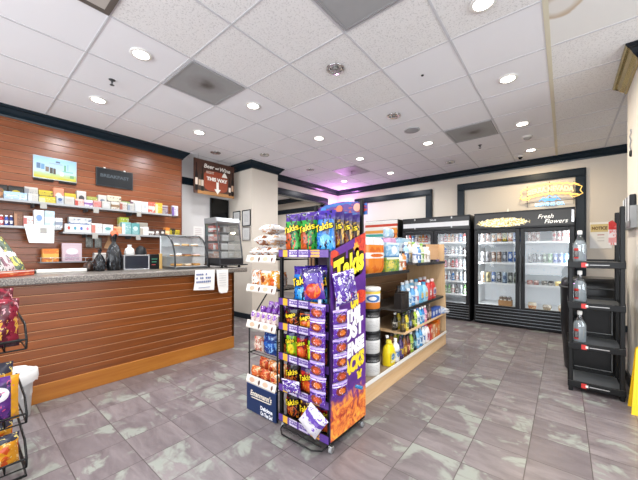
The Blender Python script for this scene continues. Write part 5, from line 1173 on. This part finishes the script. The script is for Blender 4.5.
backs = [(cb(K_, Y_, .125, .17), 'black and yellow box')]*7+[(cb(W_, '#8a8c90', .12, .18), 'white box'), (cb(Y_, K_, .13, .16), 'yellow and black box'), (cb('#d8896a', '#f0d8c8', .10, .21), 'tall salmon box'), (cb(Y_, '#7a7a30', .12, .16), 'yellow box'), (cb('#c4c2bc', '#3a3a3a', .10, .21), 'tall white box'), (cb('#9aa04a', '#e0dca8', .12, .15), 'olive box'), (cb('#c8c5be', '#6a7a8a', .10, .19), 'tall white box'), (cb('#d0c6b0', '#4a4640', .17, .20), 'wide cream box'), (cb('#8a9a5a', '#e8e4d0', .11, .14), 'green box'), (cb('#c9c7c2', '#7a5a6a', .16, .17), 'wide white box'), (cb('#d8b43a', '#7a5a2a', .12, .15), 'gold box'), (cb('#dcd8d0', '#8a6a5a', .12, .16), 'stone grey box'), (cb('#c4c0bc', '#8a6a8a', .12, .15), 'white box')]
row(backs, XF-.105, -.40, ZU+.0005, UB, group='boxes at the back of the upper wall shelf', gap=.006)
b = cb('#ece9ec', '#8a6ab8', .10, .165, .05); 
t = place(b, 'white and lilac box hung alone at the right end of the slatted wall', (-5.05, 2.33, 1.885), PI/2); b2 = MB(); b2.box(-.03, .03, -.002, .0245, -.012, .0, M_STEEL); o = b2.build('hang_bracket', t)
ll = [(cb('#cfc6ba', '#efe8de', .26, .05), 'beige flat box'), (cb('#cfc6ba', '#9a9088', .24, .05), 'tan flat box'), (cb(Y_, '#4a4a20', .20, .09), 'long yellow box')]
sb = lambda c, a: (bottle('pill_bottle', c, a, (c, '#f0eee8', a), .0165, .115, .35, .66, .55), '')
for c, nm in (('#6ab0a8', 'teal'), ('#b8c85a', 'lime'), ('#e0c23a', 'yellow'), ('#e08a2e', 'orange'), ('#cf4a30', 'red'), ('#a8323e', 'dark red'), ('#2f4a9a', 'blue'), ('#23306a', 'navy')): ll.append((sb(c, '#f0efea')[0], '%s small bottle' % nm))
ll += [(cb(BR, '#a87a5a', .07, .16), 'brown box'), (cb('#e2d6d4', '#b8605a', .085, .12), 'pinkish white box'), (cb('#e4e8ec', '#7a9ac8', .09, .20), 'tall white and blue box'), (cb('#b8d4de', '#e8f0f2', .09, .20), 'tall pale teal box'), (cb('#e6e4e2', '#8a94a4', .07, .12), 'white box')]
row(ll, XF, -.595, ZL+.0005, LF, group='goods on the lower left wall shelf', gap=.005)
dots = carton('small_box', .27, .09, .10, pkg('#e9e8e6', (('spot', .15, .5, .05, .22, '#c0443a'), ('spot', .38, .5, .05, .22, '#3f9ab0'), ('spot', .62, .5, .05, .22, '#3f6ac0'), ('spot', .86, .5, .05, .22, '#d87a9a'))), 'box', mat('#f0efec', .5))
lr = [(dots, 'long white dotted box'), (cb('#ebeae6', '#c8786a', .12, .125), 'white red-marked box'), (cb('#e9eae8', '#5aa0a0', .12, .12), 'white teal-marked box'), (cb('#e2a87a', '#c8623a', .10, .10), 'peach box'), (cb('#7fb4b4', '#dfeeee', .11, .17), 'tall teal box'), (cb('#5a9a9a', '#c8e0e0', .11, .165), 'dark teal box'), (cb('#e8e6e0', '#b0a89a', .12, .12), 'ivory box'), (cb('#4a2e26', '#ece8e2', .075, .095), 'dark brown box'), (cb('#54362a', '#f0ece6', .075, .095), 'chestnut box'), (cb('#46302a', '#e8e2da', .075, .095), 'dark brown box'), (cb('#e07e22', '#f4d8a0', .065, .13), 'orange box'), (cb('#2a2822', Y_, .075, .12), 'black yellow box'), (cb('#d8c02e', '#3a3a20', .075, .10), 'yellow box')]
row(lr, XF, .87, ZR+.0005, RF, group='goods on the lower right wall shelf', gap=.005)
place(cb('#b9c83a', '#f0f0d0', .12, .25, .10), 'yellow green box stacked behind the teal boxes on the wall shelf', (-5.005, 1.56, ZR+.0005), PI/2)
place(cb('#e4e6e4', '#4a6a9a', .24, .20, .10), 'long white box with a navy mark behind the dotted box', (-5.005, 1.05, ZR+.0005), PI/2)
b = cb('#c8c2b4', '#6a6458', .16, .19, .10); place(b, 'stone coloured box behind the dark brown boxes on the wall shelf', (-5.005, 1.80, ZR+.0005), PI/2)
b = MB(); b.lathe([(.0005, 0), (.05, 0), (.05, .003), (.0005, .003)], 20, mat('#e0704a', .5)); me = b.mesh('round_tag', Matrix.Rotation(PI/2, 4, 'Y')); tag(put('round_tag', me, None, (-4.827, 1.40, ZR+.0)), 'round orange tag on the front edge of the lower right wall shelf', 'tag')
# handwritten sheet under the lower left shelf
def sheet(name, label, cat, pts, rotz, loc, strokes=(), sc_='#8a8c92'):
    """torn paper: outline in (x,z), facing +X at rotz=90deg, slight curl"""
    b = MB(); n = len(pts); f1 = [(x, .004*math.sin(6*x)-.0, z) for x, z in pts]; b.face(f1, M_PAPER); b.face([(x, y+.0012, z) for x, y, z in reversed(f1)], M_PAPER)
    o = tag(b.build(name, loc=loc, rot=(0, 0, rotz)), label, cat)
    if strokes:
        s_ = MB()
        for (x, z, ln, th) in strokes: s_.box(x, x+ln, -.0062, -.0035, z, z+th, mat(sc_, .6))
        o2 = s_.build('writing', o)
    return o
rnd = random.Random(3)
st = [(-.06+.012*k, .165-.0, .008, .006) for k in range(9)]+[(-.09+.022*k+rnd.uniform(0, .004), .12-.03*r, .014, .004) for r in range(3) for k in range(8)]
sheet('paper_note', 'torn white paper note hanging from the lower wall shelf', 'note', [(-.10, .0), (.12, .0), (.125, .215), (-.145, .215), (-.135, .17), (-.115, .06)], PI/2, (-4.822, .645, 1.385), st, '#9a9ca4')
# low tray with goods and things hung under the shelf
tr = empty('wall_tray', 'grey metal wall tray holding orange and lilac packs above the back counter', 'tray', (-5.08, 1.03, 1.155))
b = MB(); b.box(.002, .22, -.38, .38, -.012, 0, mat('#77787a', .35)); b.build('floor_plate', tr)
b = MB(); b.tube([(.22, -.38, .05), (.22, .38, .05)], .004, M_STEEL, 6); b.tube([(.004, -.38, .05), (.22, -.38, .05)], .004, M_STEEL, 6); b.tube([(.004, .38, .05), (.22, .38, .05)], .004, M_STEEL, 6)
for k in range(8): b.tube([(.22, -.38+.76*k/7, 0), (.22, -.38+.76*k/7, .05)], .0025, M_STEEL, 5)
b.build('wire_rail', tr)
pw = cb('#e07a24', '#f0b24a', .15, .16, .08); place(pw, 'orange box standing in the wall tray', (-4.92, .745, 1.1555), PI/2)
pw = cb('#d8c0c8', '#efe6ea', .20, .235, .06, '#8a5a8a'); place(pw, 'lilac card of small packs standing in the wall tray', (-4.93, .955, 1.1555), PI/2)
pw = cb('#d9d3cb', '#8a8a90', .15, .11, .08); place(pw, 'pale carton at the right end of the wall tray', (-4.93, 1.26, 1.1555), PI/2)
for k in range(2): place(proto('hanging_pack', 'pack', (.08, .03, .12), bag_mesh('hanging_pack', .085, .14, .035, pkg('#8e918c', (('blot', 6, .55, '#b8bab4'),), .4), seed=k)), 'grey pack hung on the slatted wall, %s from the left' % ORD[k], (-5.05, 1.17+.10*k, 1.34), PI/2, 'grey packs hung on the slatted wall')
b = MB(); b.face([(-.06, -.012, 0), (.06, -.012, 0), (.02, -.006, .10), (-.02, -.006, .10)], mat('#b98a62', .5)); b.grid([[(-.065, -.035, -.01), (0, -.045, -.022), (.065, -.035, -.01)], [(-.02, -.006, .10), (0, -.012, .10), (.02, -.006, .10)]], mat('#c2946a', .5)); b.box(-.014, .014, -.014, -.002, .10, .21, mat('#b98a62', .5), .004)
tag(b.build('wooden_scoop', loc=(-5.074, 1.40, 1.345), rot=(0, 0, PI/2)), 'light wooden scoop hanging on the slatted wall beside the black bags', 'scoop')

# wall poster, chalk board
t = empty('wall_poster', 'pale blue and yellow poster screen high on the slatted wall', 'poster', (-5.078, .82, 2.20))
b = MB(); b.box(.001, .018, -.215, .215, 0, .285, M_STEEL, .003); b.build('backing', t)
def poster_mat():
    s = NT('poster_print'); g_ = s.coord('Generated'); x, y, z = s.sep(g_); n = s.noise(g_, 6, 3, .6); 
    c = s.ramp(s.math('ADD', z, s.math('MULTIPLY', s.math('SUBTRACT', n, .5), .18)), [(.08, lin('#b9b43c')), (.20, lin('#a8bc86')), (.36, lin('#b3cddc')), (.9, lin('#8fbbe0'))])
    def blk(y0, y1, z0, z1, col, c):
        f_ = s.math('MULTIPLY', s.math('MULTIPLY', s.math('GREATER_THAN', y, y0), s.math('LESS_THAN', y, y1)), s.math('MULTIPLY', s.math('GREATER_THAN', z, z0), s.math('LESS_THAN', z, z1)))
        return s.mix(f_, c, lin(col))
    for q in ((.06, .15, .42, .68, '#4a6a8a'), (.16, .24, .40, .66, '#5a8ab0'), (.26, .34, .32, .56, '#6a5a4a'), (.36, .43, .26, .54, '#3a342c'), (.44, .50, .24, .52, '#4a3a2a'), (.50, .60, .80, .88, '#3a4a6a'), (.34, .66, .72, .76, '#8a9ab0'), (.70, .74, .45, .75, '#5a9a6a'), (.78, .80, .5, .8, '#7aa0b8'), (.66, .92, .40, .46, '#7ab0a0'), (.60, .68, .2, .4, '#e6e6ea'), (.84, .94, .14, .28, '#6a9a70')): c = blk(*q, c)
    s.base(c); s.rough(.25); return s.m
b = MB(); b.box(.0185, .0205, -.208, .208, .012, .278, poster_mat()); b.build('print', t)
b = MB(); b.box(.001, .035, -.21, -.02, -.028, -.0005, M_BLACK, .003); b.box(.001, .035, .03, .21, -.028, -.0005, M_BLACK, .003); b.build('rail', t)
t = empty('menu_board', 'dark letter board sign mounted on the slatted wall above the shelf goods', 'sign', (-5.078, 1.475, 2.215), 0)
b = MB(); b.box(.001, .03, -.23, .23, 0, .255, mat('#15181c', .35), .004); b.build('board', t)
b = MB()
for q in ((-.23, .23, 0, .010), (-.23, .23, .245, .255), (-.23, -.22, .010, .245), (.22, .23, .010, .245)): b.box(.0302, .036, q[0], q[1], q[2], q[3], mat('#2d343a', .3), .002)
b.build('frame', t)
for k, (tx, z, wd) in enumerate((('BREAKFAST', .15, .36),)):
    put('board_lettering', warp(text_mesh(tx, .062, mat('#4b555c', .4), width=wd, bold=.002), lambda x, y, zz: (.0315, x, z+y)), t)
for y in (-.13, .12): b = MB(); b.box(.02, .038, y-.012, y+.012, .25, .268, M_WHITE, .003); b.build('clip', t)

# hanging directional sign
t = empty('hanging_sign', 'brown hanging sign with white lettering and a down arrow, near the column', 'sign', (-4.9, 2.99, 2.30))
def sign_mat():
    s = NT('sign_print'); g_ = s.coord('Generated'); x, y, z = s.sep(g_); n = s.noise(s.coord('Object', scale=(1, 3, 14)), 3, 4, .6)
    wd = s.mix(n, lin('#2a1812'), lin('#55301f'))
    dy = s.math('DIVIDE', s.math('SUBTRACT', y, .52), .30); dz = s.math('DIVIDE', s.math('SUBTRACT', z, .42), .30)
    m_ = s.math('LESS_THAN', s.math('ADD', s.math('POWER', s.math('ABSOLUTE', dy), 4), s.math('POWER', s.math('ABSOLUTE', dz), 4)), 1)
    c = s.mix(m_, wd, s.mix(n, lin('#7a2a16'), lin('#a8502e')))
    fl = s.math('MULTIPLY', s.math('LESS_THAN', z, .10), s.math('GREATER_THAN', y, .08)); c = s.mix(fl, c, s.mix(n, lin('#8a5a2e'), lin('#c08a50')))
    s.base(c); s.rough(.4); return s.m
b = MB(); b.box(-.012, .012, -.40, .40, 0, .60, sign_mat()); b.build('board', t)
mw = mat('#f2eee6', .45)
for tx, y, z, wd, sz in (('Beer', -.12, .50, .20, .10), ('and', .035, .495, .07, .05), ('Wine', .20, .49, .22, .10)): put('sign_lettering', warp(text_mesh(tx, sz, mw, width=wd, shear=.2, bold=.002), lambda a, c, d: (.0135, a+y, c+z)), t)
put('sign_lettering', warp(text_mesh('THIS WAY', .085, mw, width=.42, bold=.004), lambda a, c, d: (.0135, a+.04, c+.285)), t)
put('sign_lettering', warp(text_mesh('RIGHT', .06, mat('#c9bcae', .5), width=.15, bold=.002), lambda a, c, d: (.0135, a-.10, c+.395)), t)
b = MB(); b.face([(.0135, y, z) for y, z in ((.02, .25), (.02, .12), (-.02, .12), (.045, .03), (.11, .12), (.07, .12), (.07, .25))], mw); b.build('arrow', t)
b = MB(); b.face([(.0135, y, z) for y, z in ((.13, .36), (.25, .36), (.22, .42), (.19, .45), (.16, .42))], mw); b.build('crest', t)
for k, (y, z, h) in enumerate(((-.36, .05, .48), (-.30, .06, .40), (-.25, .05, .43), (.30, .04, .34), (.36, .04, .45))):
    b = MB(); r = .024; pr = [(-r, 0), (r, 0), (r, h*.6), (r*.35, h*.75), (r*.35, h), (-r*.35, h), (-r*.35, h*.75), (-r, h*.6)]
    b.face([(.0132, y+a, z+c) for a, c in pr], mat(('#14100f', '#3a2a22', '#1c2018', '#2a1a18', '#16120f')[k], .4)); b.face([(.0138, y+a, z+c) for a, c in ((-r*.9, h*.2), (r*.9, h*.2), (r*.9, h*.45), (-r*.9, h*.45))], mat(('#d8c8b8', '#b8a088', '#c8b8a8', '#e0d4c8', '#b09078')[k], .5)); b.build('bottle_picture', t)
b = MB()
for y in (-.32, .32): b.tube([(0, y, .60), (0, y, .688)], .004, M_STEEL, 6)
b.build('hanger', t)
# screen and notice on the white wall, certificates on the column
t = empty('wall_screen', 'black screen on the white wall behind the food warmer', 'screen', (-5.299, 3.32, 1.93))
b = MB(); b.box(.001, .04, -.20, .20, 0, .40, M_BLACK, .004); b.build('case', t); b = MB(); b.box(.0405, .042, -.185, .185, .015, .385, M_BLACKG); b.build('panel', t)
sheet('wall_paper', 'small white paper on the white wall above the pastry case', 'note', [(-.10, 0), (.10, 0), (.10, .20), (-.10, .20)], PI/2, (-5.294, 2.89, 1.56), [(-.07, .15-.035*k, .13, .008) for k in range(4)], '#c8b8b8')
for k, (x0, x1, z0, z1, lb) in enumerate(((-5.14, -4.90, 1.90, 2.09, 'small black framed certificate nearest the hanging sign'), (-4.84, -4.58, 1.775, 2.09, 'tall black framed certificate nearest the column corner'), (-4.84, -4.59, 1.50, 1.765, 'grey framed certificate under the tall black framed one'))):
    t = empty('framed_certificate', lb, 'picture frame', ((x0+x1)/2, 3.549, z0)); w_ = (x1-x0)/2; h = z1-z0; mm = M_BLACK if k < 2 else mat('#7d7672', .4); q = .018
    b = MB(); b.box(-w_, w_, -.018, 0, 0, q, mm, .003); b.box(-w_, w_, -.018, 0, h-q, h, mm, .003); b.box(-w_, -w_+q, -.018, 0, q, h-q, mm, .003); b.box(w_-q, w_, -.018, 0, q, h-q, mm, .003); b.build('frame', t)
    b = MB(); b.box(-w_+q, w_-q, -.008, -.001, q, h-q, pkg('#dfdedc', (('lines', 12, .2, .8, .2, .8, '#b4b4b6'),), .3)); b.build('certificate', t)

# ------------------------------------------------------------------ ON THE COUNTER
# curved glass pastry case
PC0 = Vector((-3.81, 1.885, CT+.0005)); hw = .215
t = empty('pastry_case', 'curved glass pastry case standing on the counter', 'pastry case', tuple(PC0))
arc = [(.20, .03), (.20, .10), (.185, .20), (.15, .29), (.09, .365), (.0, .415), (-.10, .43), (-.20, .43)]
b = MB(); b.box(-.21, .21, -hw, hw, 0, .03, mat('#5a5d60', .3, .6), .004); b.build('base', t)
b = MB(); b.box(-.21, -.195, -hw, hw, .03, .43, mat('#e3e5e6', .3)); b.box(-.195, -.02, -hw, hw, .424, .43, mat('#d5d8da', .25, .4)); b.build('back', t)
g2 = glass('#f8fbfc', .22)
b = MB(); b.grid([[(x, -hw+.012, z) for x, z in arc], [(x, hw-.012, z) for x, z in arc]], g2); b.build('curved_glass', t)
for s_ in (-1, 1):
    b = MB(); b.face([(x, s_*(hw-.006), z) for x, z in [(-.19, .03)]+arc[::1]], g2); e = b.build('end_glass', t)
    b = MB(); b.tube([(x, s_*(hw-.004), z) for x, z in arc], .010, mat('#2a2c2e', .3), 8); b.build('frame_arc', t)
for k, (z, d) in enumerate(((.155, .155), (.285, .10))):
    b = MB(); b.box(-.19, d, -hw+.02, hw-.02, z-.005, z, film('#eef2f4', .6)); b.box(d-.004, d+.002, -hw+.02, hw-.02, z-.008, z+.004, M_STEEL); b.build('shelf', t)
b = MB(); b.box(-.17, .17, -hw+.03, hw-.03, .0305, .034, M_WHITE); b.build('tray_liner', t)
def donut(col, r=.032): 
    b = MB(); rows = []
    for i in range(17): a = 2*PI*i/16; rows.append([((r+.016*math.cos(c))*math.cos(a), (r+.016*math.cos(c))*math.sin(a), .016+.015*math.sin(c)) for c in [2*PI*j/10 for j in range(10)]])
    b.grid(rows, lambda a_, c_: mat(col, .35) if c_ < 5 else mat('#c08a4a', .6), True, True); return proto('doughnut', 'doughnut', (.096, .096, .032), b.mesh('doughnut'))
n = 0
for z, xs, cols in ((.0345, (.09, -.02), ('#d9a860', '#e9d8c0', '#c8904a')), (.1555, (.08, -.04), ('#efe6dc', '#8a5232', '#e9c8c0')), (.2855, (.03,), ('#e9e2d8', '#d8b078', '#efe0cc'))):
    for x in xs:
        for k, y in enumerate((-.12, 0, .12)):
            nm = {'#d9a860': 'golden', '#e9d8c0': 'cream', '#c8904a': 'brown', '#efe6dc': 'white', '#8a5232': 'chocolate', '#e9c8c0': 'pink', '#e9e2d8': 'ivory', '#d8b078': 'tan', '#efe0cc': 'pale'}[cols[k]]
            place(donut(cols[k]), '%s doughnut, %s in its row, pastry case %s' % (nm, ORD[k], ('lowest level, front' if x > .05 else 'lowest level, back') if z < .1 else ('middle level, front' if x > .05 else 'middle level, back') if z < .2 else 'top level'), (PC0.x+x, PC0.y+y, PC0.z+z), 0, 'doughnuts in the pastry case'); n += 1
# food warmer with glass sides
WO = Vector((-3.66, 2.37, CT+.0005))
t = empty('food_warmer', 'tall glass food warmer cabinet on black feet at the end of the counter', 'food warmer', tuple(WO))
for x in (-.15, .17):
    for y in (-.14, .13): b = MB(); b.lathe([(.018, 0), (.022, .004), (.014, .03)], 12, M_BLACK, cx=x, cy=y); b.build('foot', t)
b = MB(); b.box(-.20, .215, -.19, .25, .028, .045, M_BLACK, .005); b.box(-.19, .19, -.18, .19, .045, .13, mat('#26272a', .35), .006); b.build('base', t)
gl_ = [(-.18, .13, -.175, .175), (.19, .13, -.175, .175)]
def q4(z, x1): return [(-.18, -.175, z), (x1, -.175, z), (x1, .175, z), (-.18, .175, z)]
lo, hi = q4(.131, .185), q4(.60, .10)
b = MB(); b.face([lo[1], lo[2], hi[2], hi[1]], g2); b.face([lo[0], lo[1], hi[1], hi[0]], g2); b.face([lo[2], lo[3], hi[3], hi[2]], g2); b.build('glass', t)
b = MB(); b.box(-.19, -.18, -.175, .175, .131, .60, mat('#a8a9aa', .3, .3)); b.build('back', t)
for i in range(4): b = MB(); b.tube([lo[i], hi[i]], .011 if i in (1, 2) else .008, mat('#3c3e40', .3), 8); b.build('corner_post', t)
b = MB(); rows = [[(-.19, -.185, z), (x, -.185, z), (x, .185, z), (-.19, .185, z)] for z, x in ((.60, .112), (.62, .118), (.675, .095))]; b.grid(rows, mat('#8f9193', .3, .5), False, True); b.face(rows[-1], mat('#8f9193', .3, .5)); b.face(list(reversed(rows[0])), mat('#e0e0de', .4)); b.build('canopy', t)
for z in (.24, .36, .48):
    x1 = .185-.085*(z-.131)/.469-.012; b = MB()
    for k in range(7): y = -.165+.33*k/6; b.tube([(-.178, y, z), (x1, y, z)], .002, M_STEEL, 5)
    for x in (-.17, x1): b.tube([(x, -.168, z), (x, .168, z)], .003, M_STEEL, 5)
    b.build('wire_rack', t)
for k, (z, y, cc, nm) in enumerate(((.131, -.11, '#c9a08c', 'tan'), (.131, .02, '#e6e4e0', 'white'), (.131, .12, '#d8d4cc', 'ivory'), (.244, -.11, '#c87a6e', 'red'), (.244, .02, '#efeeea', 'white'), (.244, .12, '#e6e0d8', 'cream'), (.364, -.11, '#d89a90', 'pink'), (.364, .03, '#efeeec', 'white'), (.484, -.11, '#c8625a', 'dark red'), (.484, .05, '#d0c8c0', 'grey'))):
    place(cb(cc, '#efeeec', .095, .085, .13), '%s food box in the glass warmer, %s level from the bottom' % (nm, ORD[(k//3) if k < 6 else 2+(k-6)//2]), (WO.x-.07, WO.y+y, WO.z+z+.0005), PI/2, 'food boxes in the glass warmer')
# black bags, screen box, letter board, papers
def sack(name, label, loc, rx, ry, h, m, seed, rz=0):
    rnd = random.Random(seed); b = MB(); rows = []; N = 20
    prof_ = [(.75, 0), (1.0, .06), (1.02, .3), (.9, .52), (.55, .70), (.22, .80), (.30, .90), (.42, 1.0)]
    ph = [rnd.uniform(0, 6) for _ in range(4)]
    for k, (r, z) in enumerate(prof_):
        rows.append([(rx*r*math.cos(a)*(1+.13*math.sin(5*a+ph[0]+z*4)+.08*math.sin(9*a+ph[1])), ry*r*math.sin(a)*(1+.13*math.sin(4*a+ph[2]-z*3)+.08*math.sin(8*a+ph[3])), h*z*(1+(.05*math.sin(3*a) if k > 5 else 0))) for a in [2*PI*i/N for i in range(N)]])
    b.grid(rows, m, True, True); b.face(list(reversed(rows[0])), m)
    return tag(b.build(name, loc=loc, rot=(0, 0, rz)), label, 'bag')
m_bb = pkg('#15171b', (('blot', 9, .62, '#4a525c'), ('blot', 13, .67, '#a9b2ba', .05, .7)), .2)
sack('plastic_bag', 'tall black printed plastic bag on the counter beside the screen', (-4.0, 1.155, CT), .078, .075, .40, m_bb, 2)
sack('plastic_bag', 'black printed plastic bag leaning left of the taller black bag', (-3.93, 1.0, CT), .058, .05, .24, m_bb, 5)
sack('plastic_bag', 'low brown black bag at the left end of the black bags', (-4.03, .93, CT), .055, .05, .13, pkg('#2a1f1a', (('blot', 6, .55, '#5a3a2a'),), .3), 7)
t = empty('counter_screen', 'silver framed dark screen box on the counter', 'screen', (-3.99, 1.375, CT))
b = MB(); b.box(-.10, .045, -.135, .135, 0, .175, mat('#54575a', .4), .006); b.build('case', t)
b = MB()
for q in ((-.14, .14, 0, .012), (-.14, .14, .165, .178), (-.14, -.126, .012, .165), (.126, .14, .012, .165)): b.box(.0455, .056, q[0], q[1], q[2], q[3], mat('#c3c6c9', .25, .7), .002)
b.build('frame', t)
b = MB(); b.box(.0455, .050, -.126, .126, .012, .165, pkg('#2a2f3a', (('spot', .5, .3, .5, .2, '#3d4862'),), .15)); b.build('glass', t)
b = MB(); b.lathe([(.05, 0), (.055, .02), (.045, .07), (.018, .09), (.022, .12)], 16, mat('#d9d9d6', .4)); tag(b.build('white_jug', loc=(-4.03, 1.325, CT+.1785)), 'white round jug on top of the silver framed screen', 'jug')
b = MB(); b.lathe([(.06, 0), (.064, .03), (.05, .08), (.02, .105), (.0005, .11)], 18, mat('#17181b', .4)); tag(b.build('dark_cap', loc=(-4.03, 1.45, CT+.1785)), 'dark round cap on top of the silver framed screen', 'cap')
t = empty('letter_board', 'small black letter board with a wooden side on the counter', 'letter board', (-3.94, 1.575, CT))
b = MB(); b.box(-.015, .0, -.055, .055, 0, .185, M_BLACK, .003); b.build('board', t)
b = MB(); b.box(-.03, .004, .055, .09, 0, .192, wood('pine_edge', '#c8a05a', '#dab878', 'Z', .5), .003); b.build('wooden_side', t)
b = MB()
for k, cc in enumerate(('#4a9a7a', '#4a9a7a', '#b84a4a')): b.box(.0002, .0014, -.035, .03-.01*k, .12-.035*k, .128-.035*k, mat(cc, .5))
b.build('writing', t)
rnd = random.Random(9)
sheet('paper_notice', 'white paper with blue handwriting taped to the counter front', 'note', [(-.14, .02), (.13, .0), (.14, .25), (-.12, .255), (-.125, .12)], PI/2, (-3.3645+.006, 1.91, .808), [(-.105+.024*k, .19-.045*r, .015, .022) for r in range(3) for k in range(8 if r else 6) if rnd.random() > .1]+[(-.08, .04, .15, .006)], '#54699c')
sheet('paper_notice', 'narrow curling white paper taped beside the handwritten notice', 'note', [(-.05, .02), (-.02, .0), (.07, .0), (.085, .04), (.085, .30), (-.085, .30), (-.07, .12)], PI/2, (-3.3645+.006, 2.155, .755), [(-.05, .25-.03*k, .10, .005) for k in range(6)], '#c4c6c8')
b = MB(); b.box(-.05, .05, -.20, .20, 0, .035, M_WHITE, .006); b.box(-.048, .048, -.275, -.205, 0, .03, M_BLACK, .005); tag(b.build('paper_tray', loc=(-4.02, .70, CT+.0005)), 'long low white tray with a black end on the counter', 'tray')
b = MB(); b.box(-.06, .06, -.09, .09, 0, .055, mat('#c3c6c8', .5), .01); tag(b.build('grey_box', loc=(-4.06, .34, CT+.0005)), 'low grey box near the left counter display', 'box')
# slanted snack display at the counter's left end
DTH = .85; DP = Vector((-3.66, .16, CT+.0005))
t = empty('counter_display', 'slanted counter display of snack tubes at the left photo edge', 'display stand', tuple(DP), DTH)
b = MB(); b.box(-.22, .17, -.25, .25, 0, .012, M_BLACK); b.box(.155, .17, -.25, .25, .0125, .045, M_BLACK); b.box(-.22, -.21, -.25, .25, .0125, .36, M_BLACK); b.build('stand', t)
b = MB(); b.box(.1705, .176, -.25, .25, .002, .052, pkg('#c8472a', (('blot', 5, .56, '#e89a6a'), ('band', 'Z', .7, .85, '#f0e6e0'))), .002); b.build('front_strip', t)
for k, (cc, a, nm) in enumerate((('#5a6a5a', '#e0d86a', 'green'), ('#d8c4c4', '#8a5a6a', 'pinkish'), ('#e9e4e2', '#3f4a4a', 'white'), ('#e6cfc8', '#c8503a', 'salmon'), ('#c9503a', '#f0c0a0', 'red'))):
    q = proto('snack_tube', 'snack tube', (.09, .06, .42), bag_mesh('snack_tube', .094, .44, .06, pkg(cc, (('blot', 4, .55, a), ('band', 'Z', .3, .42, '#eae6e4'), ('blot', 7, .62, '#39423a'))), seed=k))
    lx, ly = .115, .195-.0975*k
    place(q, '%s snack tube leaning in the slanted counter display, %s from the right' % (nm, ORD[k]), (DP.x+lx*math.cos(DTH)-ly*math.sin(DTH), DP.y+lx*math.sin(DTH)+ly*math.cos(DTH), CT+.050), PI/2+DTH, 'snack tubes in the counter display', tilt=(-.62, 0))

# ------------------------------------------------------------------ FRONT LEFT: waste basket and chip rack
t = empty('waste_basket', 'white waste basket with a bag liner in front of the counter', 'waste basket', (-3.26, .285, 0))
b = MB(); b.lathe([(.085, 0), (.09, .004), (.112, .345), (.118, .35), (.108, .35), (.088, .01)], 26, mat('#c9cccd', .4)); b.build('basket', t)
rnd = random.Random(4); rows = []; N = 30
for r, z in ((.100, .16), (.107, .33), (.121, .358), (.134, .345), (.136, .30), (.131, .27)):
    rows.append([((r+rnd.uniform(-.004, .005))*math.cos(2*PI*i/N), (r+rnd.uniform(-.004, .005))*math.sin(2*PI*i/N), z+rnd.uniform(-.008, .008)) for i in range(N)])
b = MB(); b.grid(rows, film('#eef0f0', .8, .35), True, True); b.build('bag_liner', t)
SO = Vector((-2.53, -.085, 0))
t = empty('wire_chip_rack', 'black wire rack of chip bags at the left photo edge', 'rack', tuple(SO))
ry0, ry1, rx0, rx1 = -.33, .335, -.21, .215
b = MB()
for x in (rx0,):
    for y in (ry0, 0): b.tube([(x, y, 0), (x, y, .96)], .009, M_BLACK, 8)
b.tube([(rx0, ry0, .06), (rx1, ry0, .03), (rx1, ry1, .03), (rx0, ry1, .06)], .008, M_BLACK, 8)
b.build('wire_frame', t)
SRZ = (.075, .325, .735)
for z in SRZ:
    b = MB()
    for k in range(9): y = ry0+(ry1-ry0)*k/8; b.tube([(rx0, y, z), (rx1, y, z-.0), (rx1+.015, y, z+.055)], .0035, M_BLACK, 6)
    for x in (rx0, 0, rx1): b.tube([(x, ry0, z), (x, ry1, z)], .0045, M_BLACK, 6)
    b.tube([(rx1+.015, ry0, z+.055), (rx1+.015, ry1, z+.055)], .006, M_BLACK, 6)
    b.tube([(rx0, ry1, z+.16), (rx1-.06, ry1, z+.13), (rx1+.015, ry1, z+.055), (rx1, ry1, z)], .006, M_BLACK, 6); b.tube([(rx0, ry0, z+.16), (rx1-.06, ry0, z+.13), (rx1+.015, ry0, z+.055), (rx1, ry0, z)], .006, M_BLACK, 6)
    b.build('wire_basket', t)
for si, kinds, nm, h in ((2, ('maroon', 'maroon', 'red'), 'top', .27), (1, ('viol', 'viol', 'purple'), 'middle', .25), (0, ('gold', 'gold', 'orange'), 'bottom', .175)):
    for k in range(3):
        q = chip(kinds[k], .205, h, .085, None, .4, k); cn = {'maroon': 'maroon', 'red': 'red', 'viol': 'violet', 'purple': 'purple', 'gold': 'golden', 'orange': 'orange'}[kinds[k]]
        place(q, '%s chip bag in the wire rack %s basket, %s from the right, front row' % (cn, nm, ORD[k]), (SO.x+.135, SO.y+.214-.216*k, SRZ[si]+.008), PI/2, 'chip bags in the wire rack', tilt=(0, 0))
        kd = 'gold' if si == 1 else kinds[k]
        q = chip(kd, .205, h+.05, .085, None, .4, k+1); place(q, '%s chip bag in the wire rack %s basket, %s from the right, back row' % ('golden' if si == 1 else cn, nm, ORD[k]), (SO.x+.02, SO.y+.20-.208*k, SRZ[si]+.008), PI/2, 'chip bags in the wire rack')
